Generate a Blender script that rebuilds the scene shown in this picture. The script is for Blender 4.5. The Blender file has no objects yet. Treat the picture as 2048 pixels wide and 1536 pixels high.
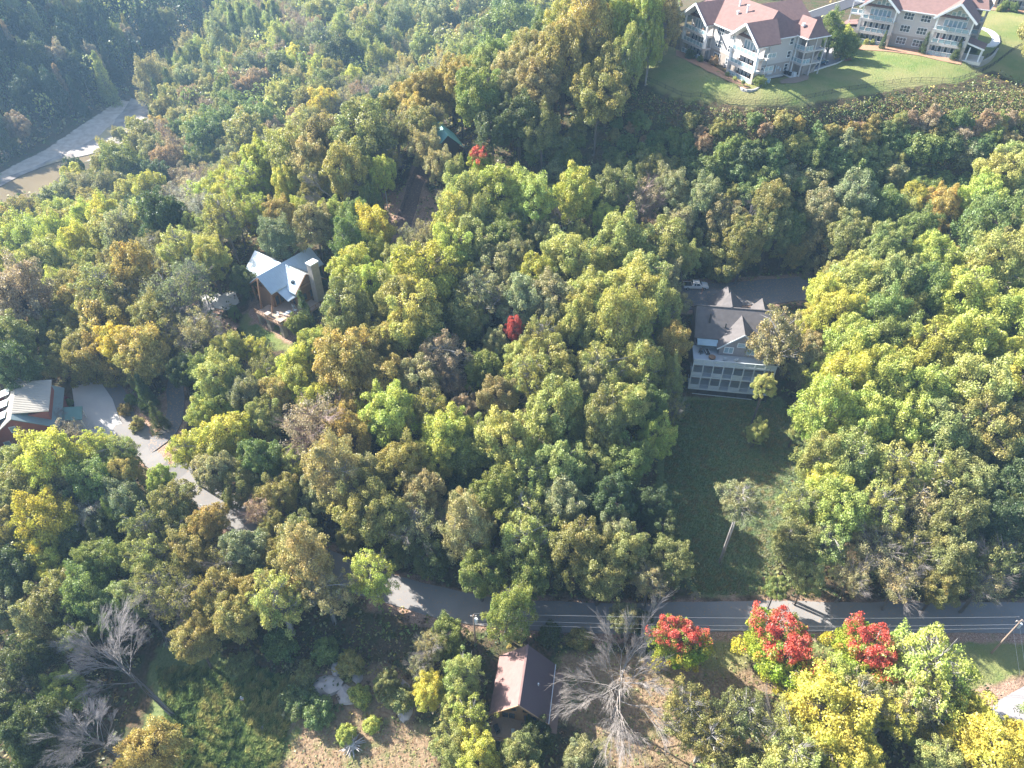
import bpy, math, random
import numpy as np
from mathutils import Vector, Matrix, Quaternion

random.seed(7); RNG = np.random.default_rng(7)
scn = bpy.context.scene
COL = scn.collection
R = math.radians

# ------------------------------------------------------------------ camera, world, sun, exposure
CAM_Z = 112.0; PITCH = R(42); FPX = 1420.0
cam_d = bpy.data.cameras.new('camera'); cam = bpy.data.objects.new('camera', cam_d); COL.objects.link(cam)
cam.location = (0, 0, CAM_Z); cam.rotation_euler = (math.pi/2 - PITCH, 0, 0)
cam_d.sensor_width = 36; cam_d.lens = 36*FPX/2048; cam_d.clip_start = 1; cam_d.clip_end = 12000
scn.camera = cam

SUN_EL = R(36); SUN_DIR = Vector((-0.86, 0.51, 0)).normalized()      # horizontal direction towards the sun
world = bpy.data.worlds.new('World'); scn.world = world; world.use_nodes = True
wn = world.node_tree.nodes; wl = world.node_tree.links; wn.clear()
sky = wn.new('ShaderNodeTexSky'); sky.sky_type = 'NISHITA'; sky.sun_disc = False
sky.sun_elevation = SUN_EL; sky.sun_rotation = math.atan2(SUN_DIR.x, SUN_DIR.y)
sky.air_density = 1.0; sky.dust_density = 1.2; sky.ozone_density = 1.0
bg = wn.new('ShaderNodeBackground'); bg.inputs['Strength'].default_value = 0.095
wo = wn.new('ShaderNodeOutputWorld'); wl.new(sky.outputs[0], bg.inputs[0]); wl.new(bg.outputs[0], wo.inputs[0])
sd = bpy.data.lights.new('sun', 'SUN'); sd.energy = 4.9; sd.angle = R(0.53); sd.color = (1.0, 0.965, 0.90)
sun = bpy.data.objects.new('sun', sd); COL.objects.link(sun)
to_sun = Vector((SUN_DIR.x*math.cos(SUN_EL), SUN_DIR.y*math.cos(SUN_EL), math.sin(SUN_EL)))
sun.rotation_euler = to_sun.to_track_quat('Z', 'Y').to_euler(); sun.location = (-100, 100, 200)
scn.view_settings.view_transform = 'Standard'; scn.view_settings.look = 'None'
scn.view_settings.exposure = 1.8; scn.view_settings.gamma = 1.0; scn.view_settings.use_curve_mapping = False
scn.render.engine = 'CYCLES'
cy = scn.cycles
cy.max_bounces = 5; cy.diffuse_bounces = 3; cy.glossy_bounces = 2; cy.transmission_bounces = 3; cy.volume_bounces = 1
cy.transparent_max_bounces = 6; cy.sample_clamp_indirect = 4; cy.use_denoising = True
try: cy.denoiser = 'OPENIMAGEDENOISE'
except Exception: pass

# ------------------------------------------------------------------ picture <-> place
S_, C_ = math.sin(PITCH), math.cos(PITCH)
def ray(px, py):
    u = (px-1024)/FPX; v = (py-768)/FPX
    return Vector((u, C_-v*S_, -(S_+v*C_)))
def at(px, py, z):
    d = ray(px, py); t = (z-CAM_Z)/d.z
    return Vector((d.x*t, d.y*t, z))
def proj(X, Y, Z):
    Z = Z-CAM_Z; dep = Y*C_-Z*S_; up = Y*S_+Z*C_
    return 1024+FPX*X/dep, 768-FPX*up/dep, dep

# ------------------------------------------------------------------ terrain
CTRL_PX = [  # picture point on the ground, height there
 (2048,1235,0),(1800,1235,0),(1600,1235,0),(1400,1235,0),(1200,1237,0),(1000,1225,0),(850,1200,.5),(640,1110,1),(480,1040,2),(370,960,3),(280,870,5),(240,800,6),(205,761,7),
 (345,1430,-4),(500,1500,-5),(200,1536,-7),(1060,1420,-3),(800,1500,-4),(1500,1500,-3),(2000,1420,-1),(1700,1350,-1),(50,1450,-9),(50,1200,-5),(1250,1450,-3),(700,1380,-2.5),(600,1300,-1.5),
 (60,900,5.5),(120,830,6),(10,930,5),(150,700,6),
 (588,690,10),(470,640,11),(512,633,11),(430,600,12),(620,590,14),(300,680,8),
 (1400,580,15.5),(1500,580,15.8),(1640,570,16),(1450,800,7.2),(1376,790,7.5),(1545,800,7),(1450,900,5),(1440,1120,1.5),(1600,900,6),(1580,1100,2),
 (1500,500,20.5),(1500,400,30),(1500,320,37.5),(1500,260,43.5),(1700,250,44),(1700,400,29),(1900,300,39.5),(1900,450,25),(1800,700,14),(1800,900,8),(2000,900,9),(2000,700,16),(2000,560,23),(1800,560,18),
 (1500,205,48.2),(1400,190,48.5),(1960,130,48.9),(1985,122,48.9),(1300,150,48.5),(1600,198,49),(1800,163,49.5),(1920,157,49.5),(1600,160,50),(1460,150,50),(1359,101,50),(1619,144,50),(1850,130,50.6),(1700,130,50.3),(1980,90,50.6),(2048,90,49),(2048,40,51),
 (1200,260,38),(1100,330,31),(1270,200,44),(1350,330,32),(1200,400,25),(1230,500,19),
 (900,1100,2),(900,900,6),(900,700,12),(900,550,17),(1150,1000,3.5),(1150,800,9),(1150,600,15),(700,900,5.5),(700,680,12),(1000,470,21),(820,420,22),(895,300,29),
 (550,450,15),(600,380,17),(700,340,20),(820,300,25),(980,230,33),
 (60,360,-35),(200,300,-35),(262,240,-34.5),(480,850,6),(400,900,5)]
CTRL_W = [(-100,230,-16),(-50,250,-8),(-20,290,-6),(50,340,8),(-150,180,-16),(-150,250,-27),(-130,150,-6),(-135,100,0),(-165,60,-6),(-180,200,-24),(-200,150,-22),
 (-180,300,-31),(-150,350,-28),(-100,400,-24),(-180,500,-30),(0,500,-18),(-100,600,-27),(120,500,5),(120,700,5),(-180,700,-30),(-180,880,-30),(60,880,-5),
 (-218,300,-35.5),(-205,385,-35.5),(-200,450,-35.5),(-200,520,-35.5),(-197,610,-35.5),(-196,750,-35.5),(-250,250,-35.5),(-300,200,-35.5),
 (-228,345,-33),(-235,400,-26),(-228,500,-29),(-228,620,-29),(-260,400,-8),(-262,500,-4),(-262,620,-4),(-300,380,14),(-300,450,24),(-310,600,28),(-400,450,50),(-400,600,52),(-400,800,52),(-300,800,30),(-270,330,-26),(-330,300,-20),(-400,330,5),(-470,400,40),
 (-100,0,-12),(0,0,-9),(100,0,-6),(220,0,0),(200,100,9),(260,200,42),(170,180,47),(180,230,51),(220,300,51),(100,240,50.5),(140,260,51),(160,320,50),(60,240,49.5),(80,300,42),(30,230,42),(200,420,40),(400,200,45),(400,0,5),(400,500,35),(400,850,20),(-450,0,-20),(-450,200,-28)]
P = [tuple(at(a, b, z)) for a, b, z in CTRL_PX] + CTRL_W
P = np.array(P, float)
def _k(r2): return np.where(r2 > 1e-9, 0.5*r2*np.log(np.maximum(r2, 1e-9)), 0)
SC = 100.0
_q = P[:, :2]/SC
_A = _k(((_q[:, None]-_q[None])**2).sum(-1)) + np.eye(len(P))*0.002
_Pm = np.hstack([np.ones((len(P), 1)), _q])
_M = np.block([[_A, _Pm], [_Pm.T, np.zeros((3, 3))]])
_w = np.linalg.solve(_M, np.concatenate([P[:, 2], np.zeros(3)]))
def rbf(x, y):
    x = np.atleast_1d(x)/SC; y = np.atleast_1d(y)/SC
    out = np.zeros(len(x))
    for i in range(0, len(x), 20000):
        X = x[i:i+20000]; Y = y[i:i+20000]
        out[i:i+20000] = _k((X[:, None]-_q[None, :, 0])**2+(Y[:, None]-_q[None, :, 1])**2) @ _w[:len(P)] + _w[-3] + _w[-2]*X + _w[-1]*Y
    return out
GS = 3.0; GX0, GX1, GY0, GY1 = -480., 420., -45., 900.
gx = np.arange(GX0, GX1+.1, GS); gy = np.arange(GY0, GY1+.1, GS)
XX, YY = np.meshgrid(gx, gy)
ZZ = rbf(XX.ravel(), YY.ravel()).reshape(XX.shape)
ZZ = np.clip(ZZ, -37.5, 60)

def catmull(pts, step=1.5):
    pts = [Vector(p) for p in pts]; out = []
    Q = [2*pts[0]-pts[1]]+pts+[2*pts[-1]-pts[-2]]
    for i in range(1, len(Q)-2):
        n = max(2, int((Q[i+1]-Q[i]).length/step))
        for k in range(n):
            t = k/n
            out.append(0.5*((2*Q[i])+(Q[i+1]-Q[i-1])*t+(2*Q[i-1]-5*Q[i]+4*Q[i+1]-Q[i+2])*t*t+(3*Q[i]-Q[i-1]-3*Q[i+1]+Q[i+2])*t**3))
    out.append(pts[-1]); return out

def hz_raw(x, y):
    fx = np.clip((np.asarray(x, float)-GX0)/GS, 0, len(gx)-1.001); fy = np.clip((np.asarray(y, float)-GY0)/GS, 0, len(gy)-1.001)
    i = fx.astype(int); j = fy.astype(int); a = fx-i; b = fy-j
    return (ZZ[j, i]*(1-a)*(1-b)+ZZ[j, i+1]*a*(1-b)+ZZ[j+1, i]*(1-a)*b+ZZ[j+1, i+1]*a*b)
def hz(x, y): return float(hz_raw(x, y))
def ground(px, py, h=0.0):
    """world point whose height above the terrain is h and which shows at the picture point"""
    d = ray(px, py); o = Vector((0, 0, CAM_Z)); t = 40.0
    while t < 900:
        p = o+d*t
        if p.z < hz(p.x, p.y)+h: break
        t += 2.0
    lo, hi = t-2, t
    for _ in range(12):
        m = (lo+hi)/2; p = o+d*m
        if p.z < hz(p.x, p.y)+h: hi = m
        else: lo = m
    return o+d*hi

def seg_dist(X, Y, line):
    best = np.full(X.shape, 1e9); bz = np.zeros(X.shape)
    for a, b in zip(line[:-1], line[1:]):
        dx, dy = b.x-a.x, b.y-a.y; L2 = dx*dx+dy*dy+1e-9
        t = np.clip(((X-a.x)*dx+(Y-a.y)*dy)/L2, 0, 1)
        d = np.hypot(X-a.x-t*dx, Y-a.y-t*dy); z = a.z+t*(b.z-a.z)
        m = d < best; best = np.where(m, d, best); bz = np.where(m, z, bz)
    return best, bz
def road_line(px, smooth=6):
    pts = [ground(a, b) for a, b in px]
    ln = catmull([(p.x, p.y, 0) for p in pts], 2.0)
    z = [hz(p.x, p.y) for p in ln]
    for _ in range(smooth):
        z = [z[0]]+[(z[i-1]+z[i]+z[i+1])/3 for i in range(1, len(z)-1)]+[z[-1]]
    return [Vector((p.x, p.y, zz)) for p, zz in zip(ln, z)]
ROADS = {
 'lower': (road_line([(2300,1240),(2048,1236),(1800,1236),(1500,1232),(1250,1237),(1000,1226),(850,1197),(700,1150),(560,1083),(470,1032),(385,965),(318,918),(272,872),(236,815),(215,775),(215,735),(260,695),(340,650),(425,607)]), 5.7),
 'mid': (road_line([(1180,640),(1300,605),(1400,592),(1500,586),(1600,578),(1700,570),(1850,560)]), 9.5),
 'lane': (road_line([(285,905),(338,862),(352,815),(352,765),(380,715)]), 3.6),
 'path': (road_line([(800,470),(812,430),(822,400),(832,365),(850,330)]), 4.2),
 'upper': (road_line([(1560,62),(1620,36),(1680,12),(1760,-12)]), 6.0),
}
for nm in ROADS:
    ln, w = ROADS[nm]
    d, z = seg_dist(XX, YY, ln)
    f = np.clip((w/2+8-d)/4.5, 0, 1); f = f*f*(3-2*f)
    ZZ = ZZ*(1-f)+(z-0.05)*f
def pad(px_pts, z, soft=6):
    """level ground inside a polygon of world points"""
    global ZZ
    pts = px_pts; cx = sum(p[0] for p in pts)/len(pts); cyy = sum(p[1] for p in pts)/len(pts)
    ins = inpoly(XX, YY, pts); d = np.full(XX.shape, 1e9)
    ring = [Vector((p[0], p[1], 0)) for p in pts]+[Vector((pts[0][0], pts[0][1], 0))]
    d, _ = seg_dist(XX, YY, ring)
    f = np.where(ins, 1, np.clip(1-d/soft, 0, 1)); f = f*f*(3-2*f)
    ZZ = ZZ*(1-f)+z*f
def inpoly(X, Y, pts):
    X = np.asarray(X, float); Y = np.asarray(Y, float)
    ins = np.zeros(X.shape, bool); n = len(pts); j = n-1
    for i in range(n):
        xi, yi = pts[i][0], pts[i][1]; xj, yj = pts[j][0], pts[j][1]
        c = ((yi > Y) != (yj > Y)) & (X < (xj-xi)*(Y-yi)/(yj-yi+1e-12)+xi)
        ins ^= c; j = i
    return ins
pad([(40,212),(48,196),(58.5,177.5),(84,188),(84,212),(60,225)], 50, 4)
pad([(88,216),(117,193.5),(128,204),(104,232)], 50.8, 4)

# ------------------------------------------------------------------ materials
MATS = {}
def nodes(name):
    m = bpy.data.materials.new(name); m.use_nodes = True
    n = m.node_tree.nodes; l = m.node_tree.links
    return m, n, l, n['Principled BSDF'], n['Material Output']
def mix(n, l, fac, a, b, mode='MIX'):
    x = n.new('ShaderNodeMix'); x.data_type = 'RGBA'; x.blend_type = mode
    for idx, v in ((0, fac), (6, a), (7, b)):
        if hasattr(v, 'links') or isinstance(v, bpy.types.NodeSocket): l.new(v, x.inputs[idx])
        else: x.inputs[idx].default_value = v if idx == 0 else (*v, 1)
    return x.outputs[2]
def noise(n, l, scale, detail=3, coord=None, rough=.55):
    t = n.new('ShaderNodeTexNoise'); t.inputs['Scale'].default_value = scale; t.inputs['Detail'].default_value = detail; t.inputs['Roughness'].default_value = rough
    if coord is None:
        tc = n.new('ShaderNodeTexCoord'); coord = tc.outputs['Object']
    l.new(coord, t.inputs['Vector']); return t.outputs['Fac']
def ramp(n, l, fac, stops):
    r = n.new('ShaderNodeValToRGB'); e = r.color_ramp.elements
    while len(e) < len(stops): e.new(0.5)
    for i, (p, c) in enumerate(stops): e[i].position = p; e[i].color = (*c, 1) if len(c) == 3 else c
    l.new(fac, r.inputs[0]); return r.outputs[0]
def math_(n, l, op, a, b=0.0, c=None):
    x = n.new('ShaderNodeMath'); x.operation = op
    for i, v in enumerate((a, b) if c is None else (a, b, c)):
        if isinstance(v, bpy.types.NodeSocket): l.new(v, x.inputs[i])
        else: x.inputs[i].default_value = v
    return x.outputs[0]
def mat(name, col, rough=.8, var=.25, scale=1.5, spec=.3, metal=0, bump=0, bscale=None):
    """plain surface with a little uneven colour and relief"""
    if name in MATS: return MATS[name]
    m, n, l, b, o = nodes(name)
    f = noise(n, l, scale, 4)
    c = mix(n, l, f, tuple(x*(1-var) for x in col), tuple(min(1, x*(1+var)) for x in col))
    l.new(c, b.inputs['Base Color']); b.inputs['Roughness'].default_value = rough; b.inputs['Metallic'].default_value = metal
    b.inputs['Specular IOR Level'].default_value = spec
    if bump:
        bp = n.new('ShaderNodeBump'); bp.inputs['Strength'].default_value = bump; bp.inputs['Distance'].default_value = .05
        l.new(noise(n, l, bscale or scale*6, 3), bp.inputs['Height']); l.new(bp.outputs[0], b.inputs['Normal'])
    MATS[name] = m; return m

def leaf_mat(name, maple=False):
    m, n, l, b, o = nodes(name)
    at_ = n.new('ShaderNodeAttribute'); at_.attribute_name = 'leaf'
    sp = n.new('ShaderNodeSeparateColor'); l.new(at_.outputs['Color'], sp.inputs[0])
    rnd, lobe, hgt = sp.outputs[0], sp.outputs[1], sp.outputs[2]
    oi = n.new('ShaderNodeObjectInfo')
    base = oi.outputs['Color']
    if maple:
        k = math_(n, l, 'ADD', hgt, math_(n, l, 'MULTIPLY', math_(n, l, 'SUBTRACT', lobe, .5), .36))
        k = math_(n, l, 'ADD', k, math_(n, l, 'MULTIPLY', math_(n, l, 'SUBTRACT', rnd, .5), .25))
        gcol = mix(n, l, lobe, (.34, .44, .05), (.50, .50, .07))
        base = mix(n, l, ramp(n, l, k, [(.69, (0, 0, 0)), (.80, (1, 1, 1))]), gcol, base)
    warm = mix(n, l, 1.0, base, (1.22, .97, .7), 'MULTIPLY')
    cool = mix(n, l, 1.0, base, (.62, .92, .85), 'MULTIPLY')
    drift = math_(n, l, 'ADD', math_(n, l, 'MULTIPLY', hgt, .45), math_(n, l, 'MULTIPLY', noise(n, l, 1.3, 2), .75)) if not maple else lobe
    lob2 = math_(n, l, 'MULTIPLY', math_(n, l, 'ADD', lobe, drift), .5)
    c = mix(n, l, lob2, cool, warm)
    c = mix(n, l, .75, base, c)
    # per leaf brightness
    br = math_(n, l, 'ADD', math_(n, l, 'MULTIPLY', rnd, .95), .58)
    cb = n.new('ShaderNodeVectorMath'); cb.operation = 'SCALE'; l.new(c, cb.inputs[0]); l.new(br, cb.inputs['Scale'])
    col = cb.outputs[0]
    l.new(col, b.inputs['Base Color']); b.inputs['Roughness'].default_value = .48; b.inputs['Specular IOR Level'].default_value = .55
    tr = n.new('ShaderNodeBsdfTranslucent'); l.new(mix(n, l, 1.0, col, (1.05, 1.1, .7), 'MULTIPLY'), tr.inputs[0])
    ms = n.new('ShaderNodeMixShader'); ms.inputs[0].default_value = .38
    l.new(b.outputs[0], ms.inputs[1]); l.new(tr.outputs[0], ms.inputs[2]); l.new(ms.outputs[0], o.inputs[0])
    return m
M_LEAF = leaf_mat('leaves'); M_MAPLE = leaf_mat('maple_leaves', True)
def bark_mat():
    m, n, l, b, o = nodes('bark')
    oi = n.new('ShaderNodeObjectInfo')
    c = mix(n, l, noise(n, l, 3, 3), (.55, .55, .55), (1.2, 1.2, 1.2))
    l.new(mix(n, l, 1.0, oi.outputs['Color'], c, 'MULTIPLY'), b.inputs['Base Color']); b.inputs['Roughness'].default_value = .9
    return m
M_BARK = bark_mat()
def ground_mat():
    m, n, l, b, o = nodes('ground')
    a = n.new('ShaderNodeAttribute'); a.attribute_name = 'zone'
    sp = n.new('ShaderNodeSeparateColor'); l.new(a.outputs['Color'], sp.inputs[0])
    a2 = n.new('ShaderNodeAttribute'); a2.attribute_name = 'zone2'
    sp2 = n.new('ShaderNodeSeparateColor'); l.new(a2.outputs['Color'], sp2.inputs[0])
    n1 = noise(n, l, .35, 5); n2 = noise(n, l, 2.5, 4); n3 = noise(n, l, .08, 4)
    n4 = noise(n, l, 7, 2)
    def fade(s, k=.55):
        return ramp(n, l, math_(n, l, 'ADD', s, math_(n, l, 'MULTIPLY', math_(n, l, 'SUBTRACT', n1, .5), k)), [(.42, (0, 0, 0)), (.58, (1, 1, 1))])
    forest = mix(n, l, ramp(n, l, n2, [(.35, (0, 0, 0)), (.65, (1, 1, 1))]), (.055, .05, .025), (.14, .095, .06))
    forest = mix(n, l, ramp(n, l, n1, [(.45, (0, 0, 0)), (.7, (1, 1, 1))]), forest, (.05, .075, .025))
    grass = mix(n, l, ramp(n, l, n1, [(.3, (0, 0, 0)), (.7, (1, 1, 1))]), (.14, .20, .055), (.24, .25, .09))
    grass = mix(n, l, ramp(n, l, n3, [(.4, (0, 0, 0)), (.65, (1, 1, 1))]), grass, (.31, .27, .12))
    grass = mix(n, l, math_(n, l, 'MULTIPLY', n4, .5), grass, (.08, .12, .03))
    mead = mix(n, l, ramp(n, l, n2, [(.3, (0, 0, 0)), (.7, (1, 1, 1))]), (.10, .14, .05), (.20, .22, .09))
    dry = mix(n, l, ramp(n, l, n2, [(.35, (0, 0, 0)), (.65, (1, 1, 1))]), (.22, .14, .085), (.33, .24, .145))
    dry = mix(n, l, ramp(n, l, n1, [(.5, (0, 0, 0)), (.72, (1, 1, 1))]), dry, (.13, .16, .05))
    lit = mix(n, l, ramp(n, l, n4, [(.35, (0, 0, 0)), (.62, (1, 1, 1))]), (.22, .12, .075), (.50, .34, .25))
    grav = mix(n, l, ramp(n, l, n1, [(.35, (0, 0, 0)), (.65, (1, 1, 1))]), (.42, .34, .27), (.58, .5, .42))
    c = mix(n, l, fade(sp.outputs[0], .35), forest, grass)
    c = mix(n, l, fade(sp2.outputs[0]), c, mead)
    c = mix(n, l, fade(sp.outputs[1]), c, dry)
    c = mix(n, l, fade(sp.outputs[2]), c, lit)
    c = mix(n, l, fade(sp2.outputs[1]), c, grav)
    l.new(c, b.inputs['Base Color']); b.inputs['Roughness'].default_value = .95; b.inputs['Specular IOR Level'].default_value = .1
    bp = n.new('ShaderNodeBump'); bp.inputs['Strength'].default_value = .7; bp.inputs['Distance'].default_value = .35
    l.new(n2, bp.inputs['Height']); l.new(bp.outputs[0], b.inputs['Normal'])
    return m

# ------------------------------------------------------------------ object helpers
def tag(o, label=None, cat=None, group=None, kind=None):
    if label: o['label'] = label
    if cat: o['category'] = cat
    if group: o['group'] = group
    if kind: o['kind'] = kind
    return o
def empty(name, loc=(0, 0, 0), rz=0.0, label=None, cat=None, group=None):
    o = bpy.data.objects.new(name, None); COL.objects.link(o); o.location = loc; o.rotation_euler = (0, 0, rz); o.empty_display_size = .3
    return tag(o, label, cat, group)
def link(name, me, parent=None, m=None, loc=None):
    o = bpy.data.objects.new(name, me); COL.objects.link(o)
    if parent is not None: o.parent = parent
    if loc is not None: o.location = loc
    if m is not None and not me.materials: me.materials.append(m)
    return o
class MB:
    def __init__(s): s.v = []; s.f = []
    def quad(s, *p):
        i = len(s.v); s.v += [tuple(q) for q in p]; s.f.append(tuple(range(i, i+len(p)))); return s
    def box(s, x0, y0, z0, x1, y1, z1):
        i = len(s.v)
        s.v += [(x, y, z) for z in (z0, z1) for x, y in ((x0, y0), (x1, y0), (x1, y1), (x0, y1))]
        s.f += [(i+3, i+2, i+1, i), (i+4, i+5, i+6, i+7)]+[(i+k, i+(k+1) % 4, i+4+(k+1) % 4, i+4+k) for k in range(4)]; return s
    def prism(s, poly, d):
        i = len(s.v); n = len(poly); d = Vector(d)
        s.v += [tuple(Vector(p)) for p in poly]+[tuple(Vector(p)+d) for p in poly]
        s.f += [tuple(range(i+n-1, i-1, -1)), tuple(range(i+n, i+2*n))]+[(i+k, i+(k+1) % n, i+n+(k+1) % n, i+n+k) for k in range(n)]; return s
    def slab(s, poly, t):        # thickness downwards, so faces keep their slope
        return s.prism(poly, (0, 0, -t))
    def tube(s, p, q, r0, r1=None, n=6, cap=True):
        p = Vector(p); q = Vector(q); r1 = r0 if r1 is None else r1
        d = (q-p).normalized(); a = d.orthogonal().normalized(); b = d.cross(a); i = len(s.v)
        for c, r in ((p, r0), (q, r1)):
            for k in range(n):
                t = 2*math.pi*k/n; s.v.append(tuple(c+a*math.cos(t)*r+b*math.sin(t)*r))
        s.f += [(i+k, i+(k+1) % n, i+n+(k+1) % n, i+n+k) for k in range(n)]
        if cap: s.f += [tuple(range(i+n-1, i-1, -1)), tuple(range(i+n, i+2*n))]
        return s
    def beam(s, p, q, w, h=None):
        p = Vector(p); q = Vector(q); h = h or w; d = (q-p).normalized()
        up = Vector((0, 0, 1)) if abs(d.z) < .95 else Vector((1, 0, 0))
        a = d.cross(up).normalized()*w/2; b = a.cross(d).normalized()*h/2; i = len(s.v)
        for c in (p, q): s.v += [tuple(c-a-b), tuple(c+a-b), tuple(c+a+b), tuple(c-a+b)]
        s.f += [(i, i+1, i+2, i+3), (i+7, i+6, i+5, i+4)]+[(i+k, i+4+k, i+4+(k+1) % 4, i+(k+1) % 4) for k in range(4)]; return s
    def ball(s, c, r, seg=8, rings=5, jit=0, sq=(1, 1, 1)):
        i = len(s.v); c = Vector(c)
        for a in range(1, rings):
            for k in range(seg):
                t = math.pi*a/rings; u = 2*math.pi*k/seg; rr = r*(1+random.uniform(-jit, jit))
                s.v.append((c.x+rr*math.sin(t)*math.cos(u)*sq[0], c.y+rr*math.sin(t)*math.sin(u)*sq[1], c.z+rr*math.cos(t)*sq[2]))
        s.v += [(c.x, c.y, c.z+r*sq[2]), (c.x, c.y, c.z-r*sq[2])]; T = len(s.v)-2; B = T+1
        for a in range(rings-2):
            for k in range(seg): s.f.append((i+a*seg+k, i+(a+1)*seg+k, i+(a+1)*seg+(k+1) % seg, i+a*seg+(k+1) % seg))
        for k in range(seg):
            s.f.append((T, i+k, i+(k+1) % seg)); s.f.append((B, i+(rings-2)*seg+(k+1) % seg, i+(rings-2)*seg+k))
        return s
    def mesh(s, name, m=None, smooth=False):
        me = bpy.data.meshes.new(name); me.from_pydata(s.v, [], s.f)
        if m: me.materials.append(m)
        if smooth: me.shade_smooth()
        me.update(); return me
    def build(s, name, m, parent=None, smooth=False, kind=None, label=None):
        o = link(name, s.mesh(name, m, smooth), parent)
        if kind: o['kind'] = kind
        if label: o['label'] = label
        return o
def quads_mesh(name, V, attr=None, m=None):
    """V: (n,4,3) array of separate quads"""
    n = len(V); me = bpy.data.meshes.new(name)
    me.vertices.add(n*4); me.vertices.foreach_set('co', V.reshape(-1).astype(np.float32))
    me.loops.add(n*4); me.loops.foreach_set('vertex_index', np.arange(n*4, dtype=np.int32))
    me.polygons.add(n); me.polygons.foreach_set('loop_start', np.arange(0, n*4, 4, dtype=np.int32))
    me.update(calc_edges=True)
    if attr is not None:
        ca = me.color_attributes.new('leaf', 'FLOAT_COLOR', 'POINT')
        ca.data.foreach_set('color', np.repeat(np.hstack([attr, np.ones((n, 1))]), 4, axis=0).reshape(-1).astype(np.float32))
    if m: me.materials.append(m)
    return me

# ------------------------------------------------------------------ ground sheet
ZONES = {   # picture polygons of open ground, by kind of cover
 'grass': [[(1262,128),(1320,86),(1360,100),(1456,150),(1530,160),(1620,145),(1690,118),(1720,75),(1850,100),(1925,60),(1925,20),(2060,20),(2060,180),(1985,140),(1920,168),(1800,176),(1600,212),(1500,218),(1400,204),(1330,186),(1278,160)],
           [(470,645),(500,618),(545,650),(585,690),(575,715),(530,690),(490,690)],
           [(1330,1258),(2060,1262),(2060,1345),(1960,1385),(1840,1330),(1640,1310),(1480,1330),(1420,1345)],
           [(1380,1310),(1500,1310),(1440,1400),(1400,1400)]],
 'dry': [[(560,1460),(640,1400),(700,1450),(860,1450),(880,1550),(520,1550)],
         [(1430,1340),(1560,1340),(1560,1460),(1400,1550),(1250,1550),(1150,1450),(1090,1440),(1110,1310),(1180,1300)],
         [(600,1350),(760,1320),(860,1380),(800,1480),(600,1440)]],
 'litter': [[(232,775),(255,775),(330,900),(390,940),(510,1040),(560,1075),(620,1110),(560,1010),(420,930),(330,860),(270,770)],
            [(720,1180),(830,1215),(940,1240),(930,1275),(820,1250),(730,1215)],
            [(1360,560),(1660,545),(1660,572),(1360,585)],[(1450,1195),(1590,1195),(1560,1212),(1460,1214)],
            [(1930,1385),(2060,1340),(2060,1390),(1960,1440)],[(395,640),(470,640),(480,700),(430,720)],
            [(740,390),(900,380),(880,480),(740,470)],[(490,600),(600,600),(600,700),(500,640)]],
 'mead': [[(300,1290),(430,1290),(480,1330),(620,1370),(560,1450),(540,1550),(220,1550),(300,1440)],
          [(1330,790),(1560,795),(1620,900),(1590,1050),(1540,1190),(1400,1200),(1300,1050),(1320,900)]],
 'gravel': [[(0,345),(90,300),(180,240),(240,200),(290,205),(300,250),(260,300),(160,325),(90,335),(-20,385),(-60,380)]],
}
ZW = {k: [[(ground(a, b).x, ground(a, b).y) for a, b in poly] for poly in v] for k, v in ZONES.items()}
xs = np.concatenate([[-5000, -3000, -1800, -1100, -750, -580], gx, [520, 700, 1000, 1800, 3000, 5000]])
ys = np.concatenate([[-4000, -2000, -900, -350, -120], gy, [1000, 1200, 1600, 2400, 5000]])
MX, MY = np.meshgrid(xs, ys); MZ = hz_raw(MX, MY)
verts = np.stack([MX, MY, MZ], -1).reshape(-1, 3)
nx_, ny_ = len(xs), len(ys)
idx = np.arange(nx_*ny_).reshape(ny_, nx_)
faces = np.stack([idx[:-1, :-1], idx[:-1, 1:], idx[1:, 1:], idx[1:, :-1]], -1).reshape(-1, 4)
gm = bpy.data.meshes.new('ground'); gm.vertices.add(len(verts)); gm.vertices.foreach_set('co', verts.reshape(-1))
gm.loops.add(len(faces)*4); gm.loops.foreach_set('vertex_index', faces.reshape(-1).astype(np.int32))
gm.polygons.add(len(faces)); gm.polygons.foreach_set('loop_start', np.arange(0, len(faces)*4, 4, dtype=np.int32)); gm.update(calc_edges=True)
def softmask(polys):
    m = np.zeros(MX.shape)
    for pl in polys:
        a = inpoly(MX, MY, pl).astype(float)
        ring = [Vector((p[0], p[1], 0)) for p in pl]; ring.append(ring[0])
        d, _ = seg_dist(MX, MY, ring)
        m = np.maximum(m, np.clip(.5+np.where(a > 0, d, -d)/5., 0, 1))
    return m.reshape(-1)
_rm = np.zeros(MX.shape)
for _k in ('lower', 'mid', 'lane', 'path'):
    _d, _ = seg_dist(MX, MY, ROADS[_k][0]); _rm = np.maximum(_rm, np.clip((ROADS[_k][1]/2+3.2-_d)/3.2, 0, .62))
zc = np.stack([softmask(ZW['grass']), softmask(ZW['dry']), np.maximum(softmask(ZW['litter']), _rm.reshape(-1)), np.ones(len(verts))], -1)
zc2 = np.stack([softmask(ZW['mead']), softmask(ZW['gravel']), np.zeros(len(verts)), np.ones(len(verts))], -1)
for nm, arr in (('zone', zc), ('zone2', zc2)):
    ca = gm.color_attributes.new(nm, 'FLOAT_COLOR', 'POINT'); ca.data.foreach_set('color', arr.reshape(-1).astype(np.float32))
gm.shade_smooth()
tag(link('ground', gm, None, ground_mat()), kind='structure')

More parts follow.
